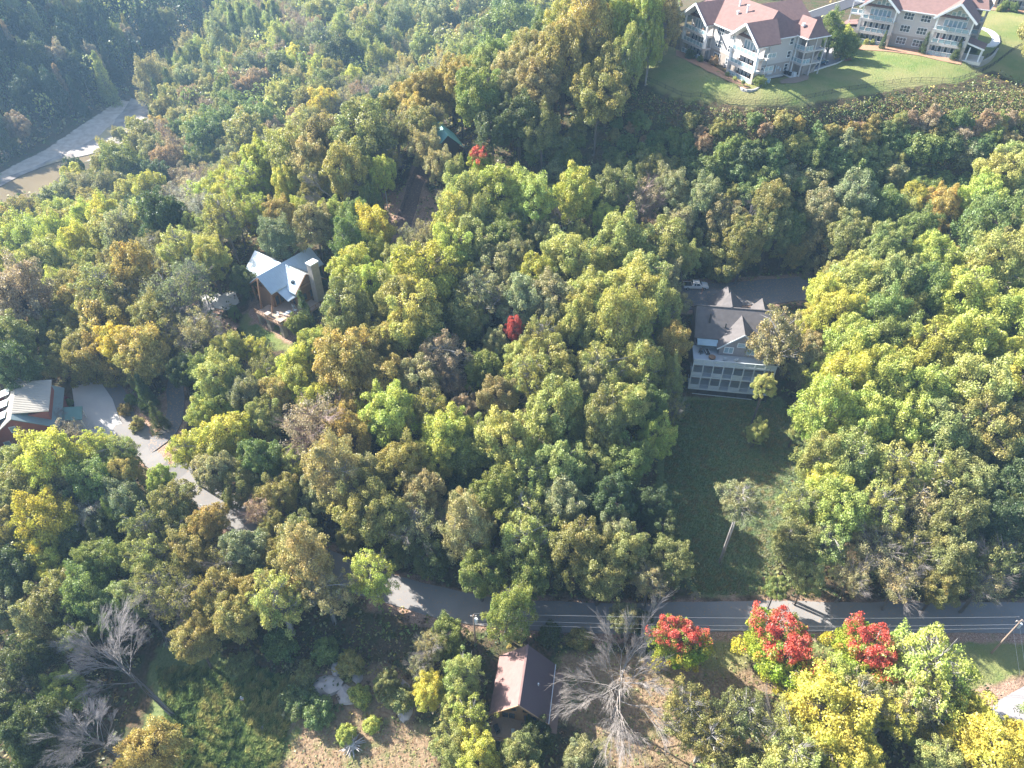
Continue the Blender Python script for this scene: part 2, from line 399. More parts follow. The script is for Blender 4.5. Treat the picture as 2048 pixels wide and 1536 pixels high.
def strip(name, line, w, m, lift=.14, kind='structure', off=0.0, skirt=.5):
    mb = MB(); L = []
    for i, p in enumerate(line):
        p = Vector((p.x, p.y, max(p.z, hz(p.x, p.y)))); a = line[max(0, i-1)]; b = line[min(len(line)-1, i+1)]; d = Vector((b.x-a.x, b.y-a.y, 0)).normalized(); nrm = Vector((-d.y, d.x, 0))
        ww = w/2*(1+.03*math.sin(i*.7)+.02*math.sin(i*1.9))
        L.append([Vector((p.x, p.y, 0))+nrm*(off+s*ww)+Vector((0, 0, p.z+lift)) for s in (-1, -.5, 0, .5, 1)])
    for a, b in zip(L[:-1], L[1:]):
        for k in range(4): mb.quad(a[k], a[k+1], b[k+1], b[k])
        for k in (0, 4): mb.quad(a[k], b[k], b[k]-Vector((0, 0, skirt)), a[k]-Vector((0, 0, skirt)))
    return tag(mb.build(name, m), kind=kind)
def asphalt(name, c1, c2, patch, pf):
    m, n, l, b, o = nodes(name)
    f1 = noise(n, l, .25, 4); f2 = noise(n, l, 5, 3)
    c = mix(n, l, f1, c1, c2)
    c = mix(n, l, math_(n, l, 'MULTIPLY', f2, .3), c, tuple(x*.7 for x in c1))
    c = mix(n, l, ramp(n, l, noise(n, l, 3.0, 5), [(pf, (0, 0, 0)), (pf+.05, (1, 1, 1))]), c, patch)
    l.new(c, b.inputs['Base Color']); b.inputs['Roughness'].default_value = .9; return m
M_ASPH = asphalt('asphalt', (.13, .125, .13), (.2, .19, .185), (.3, .2, .13), .66)
M_OLDASPH = asphalt('leaf_strewn_asphalt', (.15, .145, .15), (.21, .20, .20), (.34, .24, .16), .55)
M_PALE = asphalt('pale_asphalt', (.20, .188, .18), (.31, .285, .265), (.35, .24, .16), .61)
M_LITTER = asphalt('leaf_covered_lane', (.11, .075, .06), (.19, .12, .095), (.26, .16, .11), .55)
M_CONC = mat('concrete', (.62, .59, .54), .85, .12, .8)
strip('road', ROADS['lower'][0][:], 5.7, M_PALE)
strip('road', ROADS['mid'][0], 9.5, M_OLDASPH)
strip('lane', ROADS['lane'][0], 3.6, M_OLDASPH, .13)
strip('path', ROADS['path'][0], 4.2, M_LITTER, .13)
strip('road', ROADS['upper'][0], 6.0, mat('fresh_asphalt', (.06, .06, .068), .9, .1), .14)

def sheet(name, px, m, lift=.1, kind='structure', z=None, sub=2.5, world_pts=None):
    """irregular patch laid over the ground"""
    pts = world_pts or [tuple(ground(a, b))[:2] for a, b in px]
    import bmesh
    bm = bmesh.new(); vs = [bm.verts.new((x, y, 0)) for x, y in pts]; f = bm.faces.new(vs)
    x0 = min(p[0] for p in pts); x1 = max(p[0] for p in pts); y0 = min(p[1] for p in pts); y1 = max(p[1] for p in pts)
    if z is None:
        for k in range(1, int((x1-x0)/sub)+1): bmesh.ops.bisect_plane(bm, geom=bm.verts[:]+bm.edges[:]+bm.faces[:], plane_co=(x0+k*sub, 0, 0), plane_no=(1, 0, 0))
        for k in range(1, int((y1-y0)/sub)+1): bmesh.ops.bisect_plane(bm, geom=bm.verts[:]+bm.edges[:]+bm.faces[:], plane_co=(0, y0+k*sub, 0), plane_no=(0, 1, 0))
    for v in bm.verts: v.co.z = (hz(v.co.x, v.co.y)+lift) if z is None else z
    bmesh.ops.recalc_face_normals(bm, faces=bm.faces)
    if bm.faces[0].normal.z < 0: bmesh.ops.reverse_faces(bm, faces=bm.faces[:])
    me = bpy.data.meshes.new(name); bm.to_mesh(me); bm.free()
    return tag(link(name, me, None, m), kind=kind)
# river
def water_mat():
    m, n, l, b, o = nodes('muddy_water')
    l.new(mix(n, l, noise(n, l, .05, 3), (.17, .13, .075), (.24, .19, .12)), b.inputs['Base Color'])
    b.inputs['Roughness'].default_value = .08; b.inputs['Specular IOR Level'].default_value = .5
    bp = n.new('ShaderNodeBump'); bp.inputs['Strength'].default_value = .15; bp.inputs['Distance'].default_value = .1
    l.new(noise(n, l, .6, 3), bp.inputs['Height']); l.new(bp.outputs[0], b.inputs['Normal']); return m
def gravel_mat():
    m, n, l, b, o = nodes('gravel_bar')
    c = mix(n, l, ramp(n, l, noise(n, l, .12, 5), [(.4, (0, 0, 0)), (.6, (1, 1, 1))]), (.20, .17, .15), (.36, .32, .28))
    c = mix(n, l, ramp(n, l, noise(n, l, .05, 4), [(.5, (0, 0, 0)), (.62, (1, 1, 1))]), c, (.36, .29, .14))
    l.new(c, b.inputs['Base Color']); b.inputs['Roughness'].default_value = .95; return m
up_edge = [tuple(at(a, b, -34.6))[:2] for a, b in [(-60,392),(0,372),(42,350),(92,330),(130,319),(175,309),(215,298)]]
wp = up_edge+[(-190,345),(-185,300),(-196,262),(-215,240),(-300,180),(-420,160),(-420,250)]
sheet('water', None, water_mat(), z=-34.6, world_pts=wp)
bar = [tuple(at(a, b, -34.2))[:2] for a, b in [(-80,392),(0,372),(42,350),(92,330),(130,319),(175,309),(215,298),(250,280),(285,255),(300,225),(285,200),(262,196),(246,222),(222,246),(200,270),(160,292),(118,310),(66,334),(0,358),(-80,376)]]
sheet('gravel_bank', None, gravel_mat(), z=-34.3, world_pts=bar)

# drives, walks, beds
M_DRIVE = mat('drive_asphalt', (.25, .24, .25), .9, .1, .6)
def flat(name, px, z, m): return sheet(name, None, m, z=z, world_pts=[tuple(at(a, b, z))[:2] for a, b in px])
sheet('driveway', [(145,776),(200,762),(226,800),(240,840),(262,880),(228,905),(165,880),(140,850),(150,815)], mat('pale_concrete', (.62, .58, .53), .85, .1, .5), .3)
sheet('driveway', [(-40,945),(0,920),(40,898),(52,915),(20,945),(-30,965)], M_CONC, .2)
sheet('driveway', [(1990,1405),(2070,1360),(2070,1470),(1990,1460),(1975,1430)], mat('worn_asphalt', (.34, .31, .30), .9, .12, .5), .16)
sheet('driveway', [(1585,95),(1612,84),(1655,80),(1689,108),(1686,119),(1653,132),(1612,146),(1590,140)], M_DRIVE, .12)
sheet('patio', [(400,592),(470,585),(480,606),(455,622),(410,615)], M_CONC, .2)
M_MULCH = mat('mulch', (.36, .21, .13), .95, .3, 4, bump=.4)
sheet('mulch_bed', [(1352,100),(1372,108),(1415,126),(1456,150),(1500,176),(1485,178),(1440,155),(1400,134),(1352,112)], M_MULCH, .12)
sheet('mulch_bed', [(1560,162),(1598,150),(1618,152),(1616,160),(1590,167),(1562,168)], mat('pale_mulch', (.30, .22, .16), .95, .25, 4), .14)
sheet('mulch_bed', [(1710,90),(1760,92),(1840,98),(1880,110),(1925,123),(1922,130),(1880,122),(1840,112),(1780,104),(1715,100)], M_MULCH, .12)
sheet('mulch_bed', [(1668,88),(1690,100),(1705,120),(1690,124),(1672,104)], M_MULCH, .13)
sheet('mulch_bed', [(1965,12),(2060,22),(2060,28),(1970,20)], M_MULCH, .12)
wlk = catmull([tuple(ground(a, b)) for a, b in [(1922,84),(1945,86),(1968,92),(1985,90),(1992,80),(1985,68),(1972,60),(1958,56)]], 1.0)
strip('walkway', [Vector((p.x, p.y, hz(p.x, p.y))) for p in wlk], 2.2, mat('pale_walk', (.66, .66, .66), .8, .08), .16, skirt=.3)
for nm, pts in (('kerb', [(1612,148),(1653,134),(1688,120),(1691,108),(1672,92),(1655,78)]), ('kerb', [(1575,45),(1605,30),(1650,14),(1700,-2)])):
    ln = catmull([tuple(ground(a, b)) for a, b in pts], 1.5)
    mb = MB(); 
    for a, b in zip(ln[:-1], ln[1:]):
        a = Vector((a.x, a.y, hz(a.x, a.y)+.12)); b = Vector((b.x, b.y, hz(b.x, b.y)+.12)); mb.beam(a, b, .28, .34)
    tag(mb.build(nm, M_CONC), kind='structure')
# ------------------------------------------------------------------ buildings
M_SIDE = mat('grey_tan_siding', (.52, .48, .45), .8, .05, 2)
M_SIDE2 = mat('brown_siding', (.36, .31, .27), .8, .06, 2)
M_WHITE = mat('white_paint', (.78, .78, .77), .5, .04, 2)
M_GLASS = mat('window_glass', (.05, .065, .08), .12, .3, .4, spec=.6)
M_GLASSP = mat('pale_glass', (.28, .38, .42), .15, .3, .4, spec=.6)
M_SHING = mat('reddish_shingles', (.21, .128, .112), .9, .28, 1.1, bump=.3)
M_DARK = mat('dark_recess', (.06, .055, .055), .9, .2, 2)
M_BLACK = mat('black_metal', (.03, .03, .032), .5, .1, 2)
M_STONE = mat('stone_veneer', (.40, .35, .30), .9, .35, 2.2, bump=.5)
M_BLOCK = mat('grey_blockwork', (.38, .36, .34), .9, .3, 2.0, bump=.4)
M_TIMB = mat('brown_timber', (.26, .15, .08), .8, .25, 3)
M_DECK = mat('deck_boards', (.42, .30, .22), .85, .2, 3)
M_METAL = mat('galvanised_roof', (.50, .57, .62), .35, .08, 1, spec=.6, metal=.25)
M_DKMETAL = mat('shaded_roof_metal', (.30, .30, .28), .5, .15, 1)  # darker copy of the roof metal, shade painted into slopes facing off the sun
M_GREENM = mat('green_metal_roof', (.12, .25, .22), .45, .12, 1)
M_TANM = mat('tan_metal_roof', (.38, .345, .29), .45, .1, .8)
M_GRNGREY = mat('grey_green_roof', (.22, .28, .28), .5, .12, .8)
M_BRICK = mat('red_brick', (.34, .13, .10), .9, .18, 5)
M_GSHING = mat('grey_brown_shingles', (.125, .112, .108), .9, .32, 1.0, bump=.3)
M_GWALL = mat('grey_shingle_wall', (.27, .25, .25), .85, .22, 4)
M_GTRIM = mat('pale_grey_trim', (.52, .55, .56), .7, .06, 2)
M_LATT = mat('lattice_panel', (.46, .50, .53), .8, .25, 8)
M_CROOF = mat('rosy_shingles', (.24, .15, .135), .9, .25, 1.5, bump=.3)
M_CWALL = mat('tan_wood_siding', (.40, .25, .15), .85, .15, 3)
M_RED = mat('red_cloth', (.5, .04, .05), .8, .1)
_wc = {}
def window(par, c, n, w, h, nx=1, ny=1, glass=None, frame=None, fw=.12, name='window'):
    """window at local point c facing local direction n: frame and bars, with the pane as a sub-part"""
    glass = glass or M_GLASS; frame = frame or M_WHITE
    key = (round(w, 2), round(h, 2), nx, ny, glass.name, frame.name, fw)
    if key not in _wc:
        f = MB()
        for a in (0, 1): f.box(-w/2-fw+a*(w+fw), -.02, -h/2-fw, -w/2+a*(w+fw), .09, h/2+fw)
        for a in (0, 1): f.box(-w/2, -.02, -h/2-fw+a*(h+fw), w/2, .088, -h/2+a*(h+fw))
        for k in range(1, nx): f.box(-w/2+w*k/nx-.05, 0, -h/2, -w/2+w*k/nx+.05, .08, h/2)
        for k in range(1, ny): f.box(-w/2, 0, -h/2+h*k/ny-.04, w/2, .072, -h/2+h*k/ny+.04)
        g = MB().box(-w/2, -.02, -h/2, w/2, .03, h/2)
        _wc[key] = (f.mesh(name, frame), g.mesh('pane', glass))
    fm, pm = _wc[key]
    o = link(name, fm, par); o.location = c
    n = Vector(n).normalized(); up = Vector((0, 0, 1)); x = n.cross(up).normalized()*-1
    x = up.cross(n)*-1
    o.rotation_euler = Matrix((x, n, up)).transposed().to_euler() if Matrix((x, n, up)).determinant() > 0 else Matrix((-x, n, up)).transposed().to_euler()
    link('pane', pm, o); return o
def railing(par, p, q, z, h=1.05, m=None, panel=None, post=1.5, name='railing', th=.09):
    m = m or M_WHITE; p = Vector((p[0], p[1], z)); q = Vector((q[0], q[1], z)); L = (q-p).length; mb = MB(); up = Vector((0, 0, h))
    mb.beam(p+up, q+up, th, th); mb.beam(p+Vector((0, 0, .12)), q+Vector((0, 0, .12)), th*.8, th*.8)
    k = max(1, round(L/post))
    for i in range(k+1):
        a = p+(q-p)*i/k; mb.beam(a, a+up, th, th)
    o = mb.build(name, m, par)
    if panel:
        d = (q-p).normalized(); b = MB()
        for i in range(k):
            a = p+(q-p)*(i/k)+d*.12; c = p+(q-p)*((i+1)/k)-d*.12
            b.beam(a+up*.54, c+up*.54, .03, h*.72)
        b.build('glass_panel', panel, o)
    else:
        b = MB(); kk = int(L/.22)
        for i in range(kk):
            a = p+(q-p)*((i+.5)/kk); b.beam(a+Vector((0, 0, .12)), a+up, .035, .035)
        tag(b.build('baluster', m, o), kind='stuff')
    return o
def slab_roof(par, name, polys, m, t=.22, label=None):
    mb = MB()
    for p in polys: mb.slab(p, t)
    return mb.build(name, m, par, label=label)

def apartment(loc, ang, L, b, label, extras=True, z0=-1.5, full=True):
    r = empty('apartment_building', loc, ang, label, 'building', 'apartment blocks on the hilltop lawn')
    H = 9.1; F = 3.03; D = 17.0; e = L-3.0
    MB().box(.35, 2.6, z0, e, D, F).build('lower_wall', M_SIDE2, r)
    MB().box(.33, 2.58, F, e+.02, D+.02, H).build('upper_wall', M_SIDE, r)
    # main roof (hip on the right, gable on the left)
    yr, zr = 10.2, 14.0; xr = e-4.0; y0, y1 = 1.7, 18.6; xl = -.4
    MB().slab([(xl, y0, H), (e+.6, y0+.02, H), (xr, yr, zr), (xl, yr, zr)], .22).build('roof', M_SHING, r)
    MB().slab([(xl, y1, H), (xl, yr, zr), (xr, yr, zr), (e+.6, y1, H)], .22).build('roof', M_SHING, r)
    MB().slab([(e+.6, y0+.02, H), (e+.6, y1, H), (xr, yr, zr)], .22).build('roof', M_SHING, r)
    MB().beam((b, y0-.05, H-.1), (L-b, y0-.05, H-.1), .22, .22).build('gutter', M_WHITE, r)
    MB().prism([(.02, 2.7, H-.3), (.02, D-.2, H-.3), (.02, yr, zr-.5)], (.3, 0, 0)).build('gable_wall', M_SIDE, r)
    for k, (vx, vy) in enumerate(((b+1.5, 8.0), (b+5.5, 7.2), (b+3.6, 6.0))):
        vz = H+(vy-y0)/(yr-y0)*(zr-H); MB().tube((vx, vy, vz-.3), (vx, vy, vz+(1.5 if k < 2 else .6)), .22, n=8).tube((vx, vy, vz+(1.4 if k < 2 else .5)), (vx, vy, vz+(1.7 if k < 2 else .8)), .36, n=8).build('roof_vent', M_WHITE, r)
    # the two balcony bays
    for x0, x1, side in ((0, b, -1), (L-b, L, 1)):
        xm = (x0+x1)/2; zt = 13.0; yb = 8.4; f = -.9
        for sx in (0, 1):
            a = [(x0-.5, f, H-.05), (xm, f, zt), (xm, yb, zt), (x0-.5, 4.4 if side < 0 else 2.0, H-.05)] if sx == 0 else [(xm, f, zt), (x1+.5, f, H-.05), (x1+.5, 6.2 if side > 0 else 2.0, H-.05), (xm, yb, zt)]
            MB().slab(a, .22).build('gable_roof', M_SHING, r)
        MB().slab([(x0-.4, f+.1, H-.38), (xm, f+.1, zt-.33), (xm, 2.3, zt-.33), (x0-.4, 2.3, H-.38)], .1).slab([(xm, f+.1, zt-.33), (x1+.4, f+.1, H-.38), (x1+.4, 2.3, H-.38), (xm, 2.3, zt-.33)], .1).build('soffit', M_WHITE, r)
        # white bargeboards
        tb = MB()
        tb.beam((x0-.55, f-.06, H-.25), (xm, f-.06, zt-.2), .16, .5); tb.beam((xm, f-.065, zt-.2), (x1+.55, f-.065, H-.25), .16, .5)
        tb.build('bargeboard', M_WHITE, r)
        MB().prism([(x0+.3, 2.3, H-.2), (x1-.3, 2.3, H-.2), (xm, 2.3, zt-.5)], (0, .25, 0)).build('gable_wall', M_SIDE, r)
        MB().box(x0+.35, 2.32, -.2, x1-.35, 2.57, H-.2).build('bay_wall', M_SIDE, r)
        for px in (x0, x1-.75):
            MB().box(px, 0, z0, px+.75, .75, F*1.0).build('stone_pier', M_STONE if side < 0 or px > L-b+1 else M_SIDE, r)
            MB().box(px+.02, .02, F, px+.73, .73, 6.06).build('pier', M_WHITE if extras else M_SIDE, r)
            MB().box(px+.2, .2, 6.06, px+.55, .55, H).build('post', M_WHITE, r)
        for k in range(3):
            z = .0+k*F
            MB().box(x0+.05, .05, z-.55 if k else z-.9, x1-.05, 2.4, z).build('balcony_deck', M_SIDE if k else M_CONC, r)
            railing(r, (x0+.75, .12), (x1-.75, .12), z, 1.1, panel=M_GLASSP)
            if side > 0 and extras:
                MB().box(x1-.1, 2.4, z-.4, x1+.9, 5.2, z).build('side_balcony', M_SIDE, r)
                railing(r, (x1+.8, 2.5), (x1+.8, 5.1), z, 1.1, panel=M_GLASSP)
            # doors behind the balcony
            if k < 2:
                for j in range(5):
                    window(r, (xm-3.0+j*1.5, 2.3, z+1.15), (0, -1, 0), .62, 2.1, 1, 1, fw=.2, name='glass_door', glass=M_GLASS)
            else:
                for j in range(5):
                    window(r, (xm-2.2+j*1.1, 2.3, z+1.15), (0, -1, 0), .8, 2.1, 1, 1, fw=.13, name='glass_door', glass=M_GLASSP)
                for j in range(5):
                    hh = .9 if abs(j-2) > 1 else (1.5 if abs(j-2) == 1 else 2.0)
                    window(r, (xm-2.2+j*1.1, 2.3, z+2.6+hh/2), (0, -1, 0), .8, hh, 1, 2 if hh > 1 else 1, fw=.13, name='gable_window', glass=M_GLASSP)
            # furniture shapes: seats and a table on each deck
            if full:
                cx = x0+1.8+random.random(); kind_ = (random.choice((M_DARK, M_BLACK, M_TIMB)))
                t = empty('patio_table', (0, 0, 0))
                t.parent = None; t.matrix_world = Matrix.Translation(loc) @ Matrix.Rotation(ang, 4, 'Z') @ Matrix.Translation((cx+1.2, 1.2, z))
                MB().tube((0, 0, .68), (0, 0, .74), .55, n=10).build('table_top', kind_, t); MB().tube((0, 0, 0), (0, 0, .68), .06, n=6).build('pedestal', kind_, t)
                wh = ('bottom', 'middle', 'top')[k]; bay = 'left-hand' if side < 0 else 'right-hand'
                tag(t, f'small round patio table on the {wh} balcony of the {bay} bay, {short_name(label)}', 'table', 'patio tables on the apartment balconies')
                for q, dx in enumerate((-1.0, 3.4)):
                    ch = empty('patio_chair', (0, 0, 0)); ch.matrix_world = Matrix.Translation(loc) @ Matrix.Rotation(ang, 4, 'Z') @ Matrix.Translation((cx+dx+1.2, 1.3, z)) @ Matrix.Rotation(.3 if q else -.4, 4, 'Z')
                    chm = M_RED if (side > 0 and k == 1 and not extras and q == 0) else kind_
                    MB().box(-.32, -.32, .38, .32, .3, .48).build('seat', chm, ch); MB().box(-.32, .24, .48, .32, .34, 1.0).build('backrest', chm, ch)
                    for ax in (-.28, .28):
                        for ay in (-.28, .26): MB().box(ax-.03, ay-.03, 0, ax+.03, ay+.03, .38).build('leg', kind_, ch)
                    nm = 'left' if q == 0 else 'right'
                    tag(ch, f'{"red" if chm is M_RED else "dark"} patio chair {nm} of the table, {wh} {bay} balcony, {short_name(label)}', 'chair', 'patio chairs on the apartment balconies')
    # windows in the middle wall
    for k in range(3):
        for j, xx in enumerate((b+2.6, L-b-2.6)):
            window(r, (xx, 2.57, 1.6+k*F), (0, -1, 0), 2.3 if j == 0 or not extras else 1.9, 1.5, 3, 2)
    # right side wall
    for k in range(3):
        window(r, (e+.01, 13.0, 1.7+k*F), (1, 0, 0), .95, 1.4, 1, 2, fw=.15)
        if extras: window(r, (e+.01, 5.1, 1.9+k*F), (1, 0, 0), .9, 1.2, 1, 2, fw=.15)
    for yy in (6.4, 13.9):
        MB().tube((e+.15, yy, z0), (e+.15, yy, H-.1), .09, n=6).build('downpipe', M_WHITE, r)
    MB().beam((e+.68, 2.2, H-.1), (e+.68, 18.4, H-.1), .2, .2).build('gutter', M_WHITE, r)
    # entry tower with open landings
    tx0, tx1, ty0, ty1 = e-.5, e+3.6, 14.4, 20.6
    MB().slab([(tx0-.4, ty0-.6, H+.02), (tx1+.6, ty0-.6, H+.02), (tx1-1.6, (ty0+ty1)/2, 12.6), (tx0-2.4, (ty0+ty1)/2, 12.6)], .2).build('tower_roof', M_SHING, r)
    MB().slab([(tx1+.6, ty0-.6, H+.02), (tx1+.6, ty1+.6, H+.02), (tx1-1.6, (ty0+ty1)/2, 12.6)], .2).build('tower_roof', M_SHING, r)
    MB().slab([(tx1+.6, ty1+.6, H+.02), (tx0-.4, ty1+.6, H+.02), (tx0-2.4, (ty0+ty1)/2, 12.6), (tx1-1.6, (ty0+ty1)/2, 12.6)], .2).build('tower_roof', M_SHING, r)
    MB().beam((tx0, ty0-.65, H), (tx1+.6, ty0-.65, H), .18, .2).beam((tx1+.65, ty0-.6, H), (tx1+.65, ty1+.6, H), .18, .2).build('gutter', M_WHITE, r)
    MB().box(tx0, ty0+2.0, z0, tx1-1.2, ty1, H).build('tower_wall', M_SIDE2, r)
    for px, py in ((tx1, ty0), (tx1, ty1), (tx0+1.2, ty0), (tx1, (ty0+ty1)/2)):
        MB().box(px-.12, py-.12, z0, px+.12, py+.12, H).build('post', M_WHITE if px < tx1 else M_SIDE, r)
    for k in (1, 2):
        z = k*F
        MB().box(tx0, ty0-.1, z-.35, tx1+.1, ty1+.1, z).build('landing', M_SIDE, r)
        railing(r, (tx0+.4, ty0), (tx1, ty0), z, 1.1, panel=M_GLASSP)
        railing(r, (tx1, ty0), (tx1, (ty0+ty1)/2-.6), z, 1.1, panel=M_GLASSP)
    for k in range(2):
        MB().beam((tx1-.8, (ty0+ty1)/2, k*F), (tx1-.8, ty1-.3, (k+1)*F), 1.3, .25).build('stair', M_SIDE2, r)
    MB().tube((tx0+.7, ty0+1.0, 11.0), (tx0+.7, ty0+1.0, 11.6), .4, n=8).build('roof_vent', M_WHITE, r)
    # rear wing and second tower
    MB().box(7, D-.2, z0, 18.5, D+9, H-.02).build('rear_wall', M_SIDE, r)
    MB().slab([(6.4, D-4, H), (12.7, D-4, 12.9), (12.7, D+9.6, 12.9), (6.4, D+9.6, H)], .2).slab([(12.7, D-4, 12.9), (19.1, D-4, H), (19.1, D+9.6, H), (12.7, D+9.6, 12.9)], .2).build('roof', M_SHING, r)
    MB().box(e-5, D-.1, z0, e-.6, D+6, H-.3).build('rear_wall', M_SIDE, r)
    MB().slab([(e-5.5, D-3, H-.2), (e-2.8, D-3, 11.6), (e-2.8, D+6.6, 11.6), (e-5.5, D+6.6, H-.2)], .2).slab([(e-2.8, D-3, 11.6), (e-.1, D-3, H-.2), (e-.1, D+6.6, H-.2), (e-2.8, D+6.6, 11.6)], .2).build('roof', M_SHING, r)
    if extras:      # white service boxes and pipes low on the side wall
        for j, (yy, zz, hh, ww) in enumerate(((7.4, 1.9, .9, .8), (8.4, 1.9, .9, .8), (7.9, 1.0, .7, 1.4), (9.6, 1.7, 1.7, .28), (10.4, 1.9, .6, .6), (11.3, 1.3, .7, .35))):
            MB().box(e+.02, yy-ww/2, zz-hh/2, e+.25, yy+ww/2, zz+hh/2).build('meter_box', M_GTRIM, r)
    return r
def short_name(label): return 'left block' if 'left' in label else ('far block' if 'far' in label else 'right block')
ap1 = apartment((45.7, 204.8, 50), R(-64.4), 29.6, 9.8, 'large three storey apartment block, the left one, corner turned towards the lawn', True)
ap2 = apartment((94.3, 209.8, 50.8), math.atan2(-.567, .824), 27.6, 9.1, 'grey three storey apartment block on the right, its long front facing the lawn', False)
ap3 = apartment(tuple(at(1985, 16, 51.2)), math.atan2(-.35, .93), 27.0, 9.0, 'far apartment block at the top corner, only its lowest storey in view', False, full=False)
# service pad with cooling units beside the left block
def block_local(o, x, y, z=0): return o.matrix_world @ Vector((x, y, z)) if False else (Matrix.Translation(o.location) @ Matrix.Rotation(o.rotation_euler.z, 4, 'Z')) @ Vector((x, y, z))
mb = MB(); e1 = 26.6
pd = [block_local(ap1, x, y) for x, y in ((e1+.1, 12.2), (e1+3.3, 12.2), (e1+3.3, 15.2), (e1+.1, 15.2))]
tag(MB().prism([(p.x, p.y, 50.05) for p in pd], (0, 0, .12)).build('service_pad', M_CONC), kind='structure')
pd = [block_local(ap1, x, y) for x, y in ((e1+.1, 6.6), (e1+1.2, 6.6), (e1+1.2, 11.8), (e1+.1, 11.8))]
tag(MB().prism([(p.x, p.y, 50.05) for p in pd], (0, 0, .1)).build('service_pad', M_CONC), kind='structure')
for i, (x, y, m_, lab) in enumerate(((e1+.9, 12.9, M_BLACK, 'black cooling unit nearest the side wall of the left apartment block'), (e1+1.9, 13.2, M_BLACK, 'black cooling unit between the wall unit and the pale one'), (e1+2.8, 13.6, M_GTRIM, 'pale grey cooling unit at the outer end of the row'))):
    p = block_local(ap1, x, y); o = empty('cooling_unit', (p.x, p.y, 50.17), R(-64), lab, 'cooling unit', 'cooling units beside the left apartment block')
    MB().box(-.42, -.42, 0, .42, .42, .95).build('case', m_, o); MB().tube((0, 0, .95), (0, 0, 1.0), .36, n=10).build('fan_guard', M_GTRIM, o)
# covered patio beside the right block
pr = empty('covered_patio', (ap2.location.x, ap2.location.y, 50.8), ap2.rotation_euler.z, 'low side roof on white posts at the right end of the right block', 'porch')
MB().slab([(26.4, 1.0, 4.4), (31.8, .6, 3.2), (31.8, 6.4, 3.2), (26.4, 6.4, 4.4)], .25).build('roof', M_SHING, pr)
MB().beam((26.4, .9, 4.25), (31.9, .5, 3.05), .2, .35).build('bargeboard', M_WHITE, pr)
for x, y in ((31.4, 1.0), (31.4, 6.0), (28.6, 1.0)): MB().box(x-.15, y-.15, -.5, x+.15, y+.15, 3.1).build('post', M_WHITE, pr)
MB().box(26.0, .2, -.6, 32.2, 6.6, .12).build('floor', M_CONC, pr)
pl = empty('side_porch', (ap2.location.x, ap2.location.y, 50.8), ap2.rotation_euler.z, 'rosy lean-to roof with stair landing at the left end of the right block', 'porch')
MB().slab([(-4.2, 1.2, 3.6), (.2, 1.2, 4.4), (.2, 6.5, 4.4), (-4.2, 6.5, 3.6)], .25).build('roof', M_SHING, pl)
MB().box(-3.8, 1.6, -.5, .2, 6.2, 3.3).build('wall', M_SIDE, pl)
for z in (6.1, 9.1):
    MB().box(-3.4, 4, z-.3, .3, 8, z).build('landing', M_WHITE, pl); railing(pl, (-3.4, 4), (.3, 4), z, 1.1, panel=M_GLASSP)
for x in (-3.3,): MB().box(x-.12, 4, 0, x+.12, 4.24, 10).build('post', M_WHITE, pl)

def retaining(px, top, h, label):
    ln = catmull([tuple(at(a, b, top)) for a, b in px], .8); o = empty('retaining_wall', (ln[0].x, ln[0].y, top-h), 0, label, 'wall')
    rows = int(h/.42)
    for k in range(rows):
        mb = MB()
        for i, (a, b) in enumerate(zip(ln[:-1], ln[1:])):
            a_ = Vector((a.x, a.y, 0))-Vector((ln[0].x, ln[0].y, 0)); b_ = Vector((b.x, b.y, 0))-Vector((ln[0].x, ln[0].y, 0))
            if k % 2: a_, b_ = (a_+(b_-a_)*.5), (b_+(b_-a_)*.5)
            j = random.uniform(-.03, .03); mb.beam(a_+Vector((j, j, .21+k*.42)), b_-(b_-a_)*.06+Vector((j, j, .21+k*.42)), .45, .38)
        mb.build('block_course', M_BLOCK, o)
    return o
retaining([(1472,163),(1478,172),(1492,178),(1508,178),(1524,170)], 50.35, 1.7, 'curved grey block retaining wall at the corner of the left apartment block')
retaining([(1916,108),(1935,120),(1955,122),(1975,114),(1990,104),(1998,92)], 50.9, 2.5, 'curved pale block retaining wall below the curved walkway')
# fences
def fence(px, label, m, h=1.1, post=2.4, zt=None, name='metal_fence', picket=True):
    ln = catmull([tuple(ground(a, b)) for a, b in px], 1.2); ln = [Vector((p.x, p.y, hz(p.x, p.y))) for p in ln]
    o0 = ln[0].copy(); o = empty(name, o0, 0, label, 'fence'); mb = MB(); acc = 0; bb = MB()
    for i, (a, b) in enumerate(zip(ln[:-1], ln[1:])):
        a = a-o0; b = b-o0
        for hh in (.25, h-.08): mb.beam(a+Vector((0, 0, hh)), b+Vector((0, 0, hh)), .035, .035)
        if acc % 2 == 0: MB().beam(a, a+Vector((0, 0, h+.08)), .07, .07).build('post', m, o)
        acc += 1
        if picket:
            for k in range(6): c = a+(b-a)*k/6; bb.beam(c+Vector((0, 0, .1)), c+Vector((0, 0, h)), .018, .018)
    mb.build('rail', m, o)
    if picket: tag(bb.build('picket', m, o), kind='stuff')
    return o
fence([(1283,158),(1330,178),(1390,194),(1450,204),(1510,209),(1565,206),(1620,197),(1680,184),(1740,175),(1800,166),(1850,163),(1905,164),(1950,150),(1995,125),(2055,85)], 'long black metal fence following the lower edge of the hilltop lawn', M_BLACK)
fence([(1960,118),(1978,113),(1990,103),(1999,90),(1997,76)], 'short black railing on the outside of the curved walkway', M_BLACK, 1.0)
fence([(797,437),(806,425),(812,405),(820,385),(826,365),(834,345)], 'dark rail fence along the left side of the leaf covered path', M_BLACK, .9, picket=False, name='rail_fence')

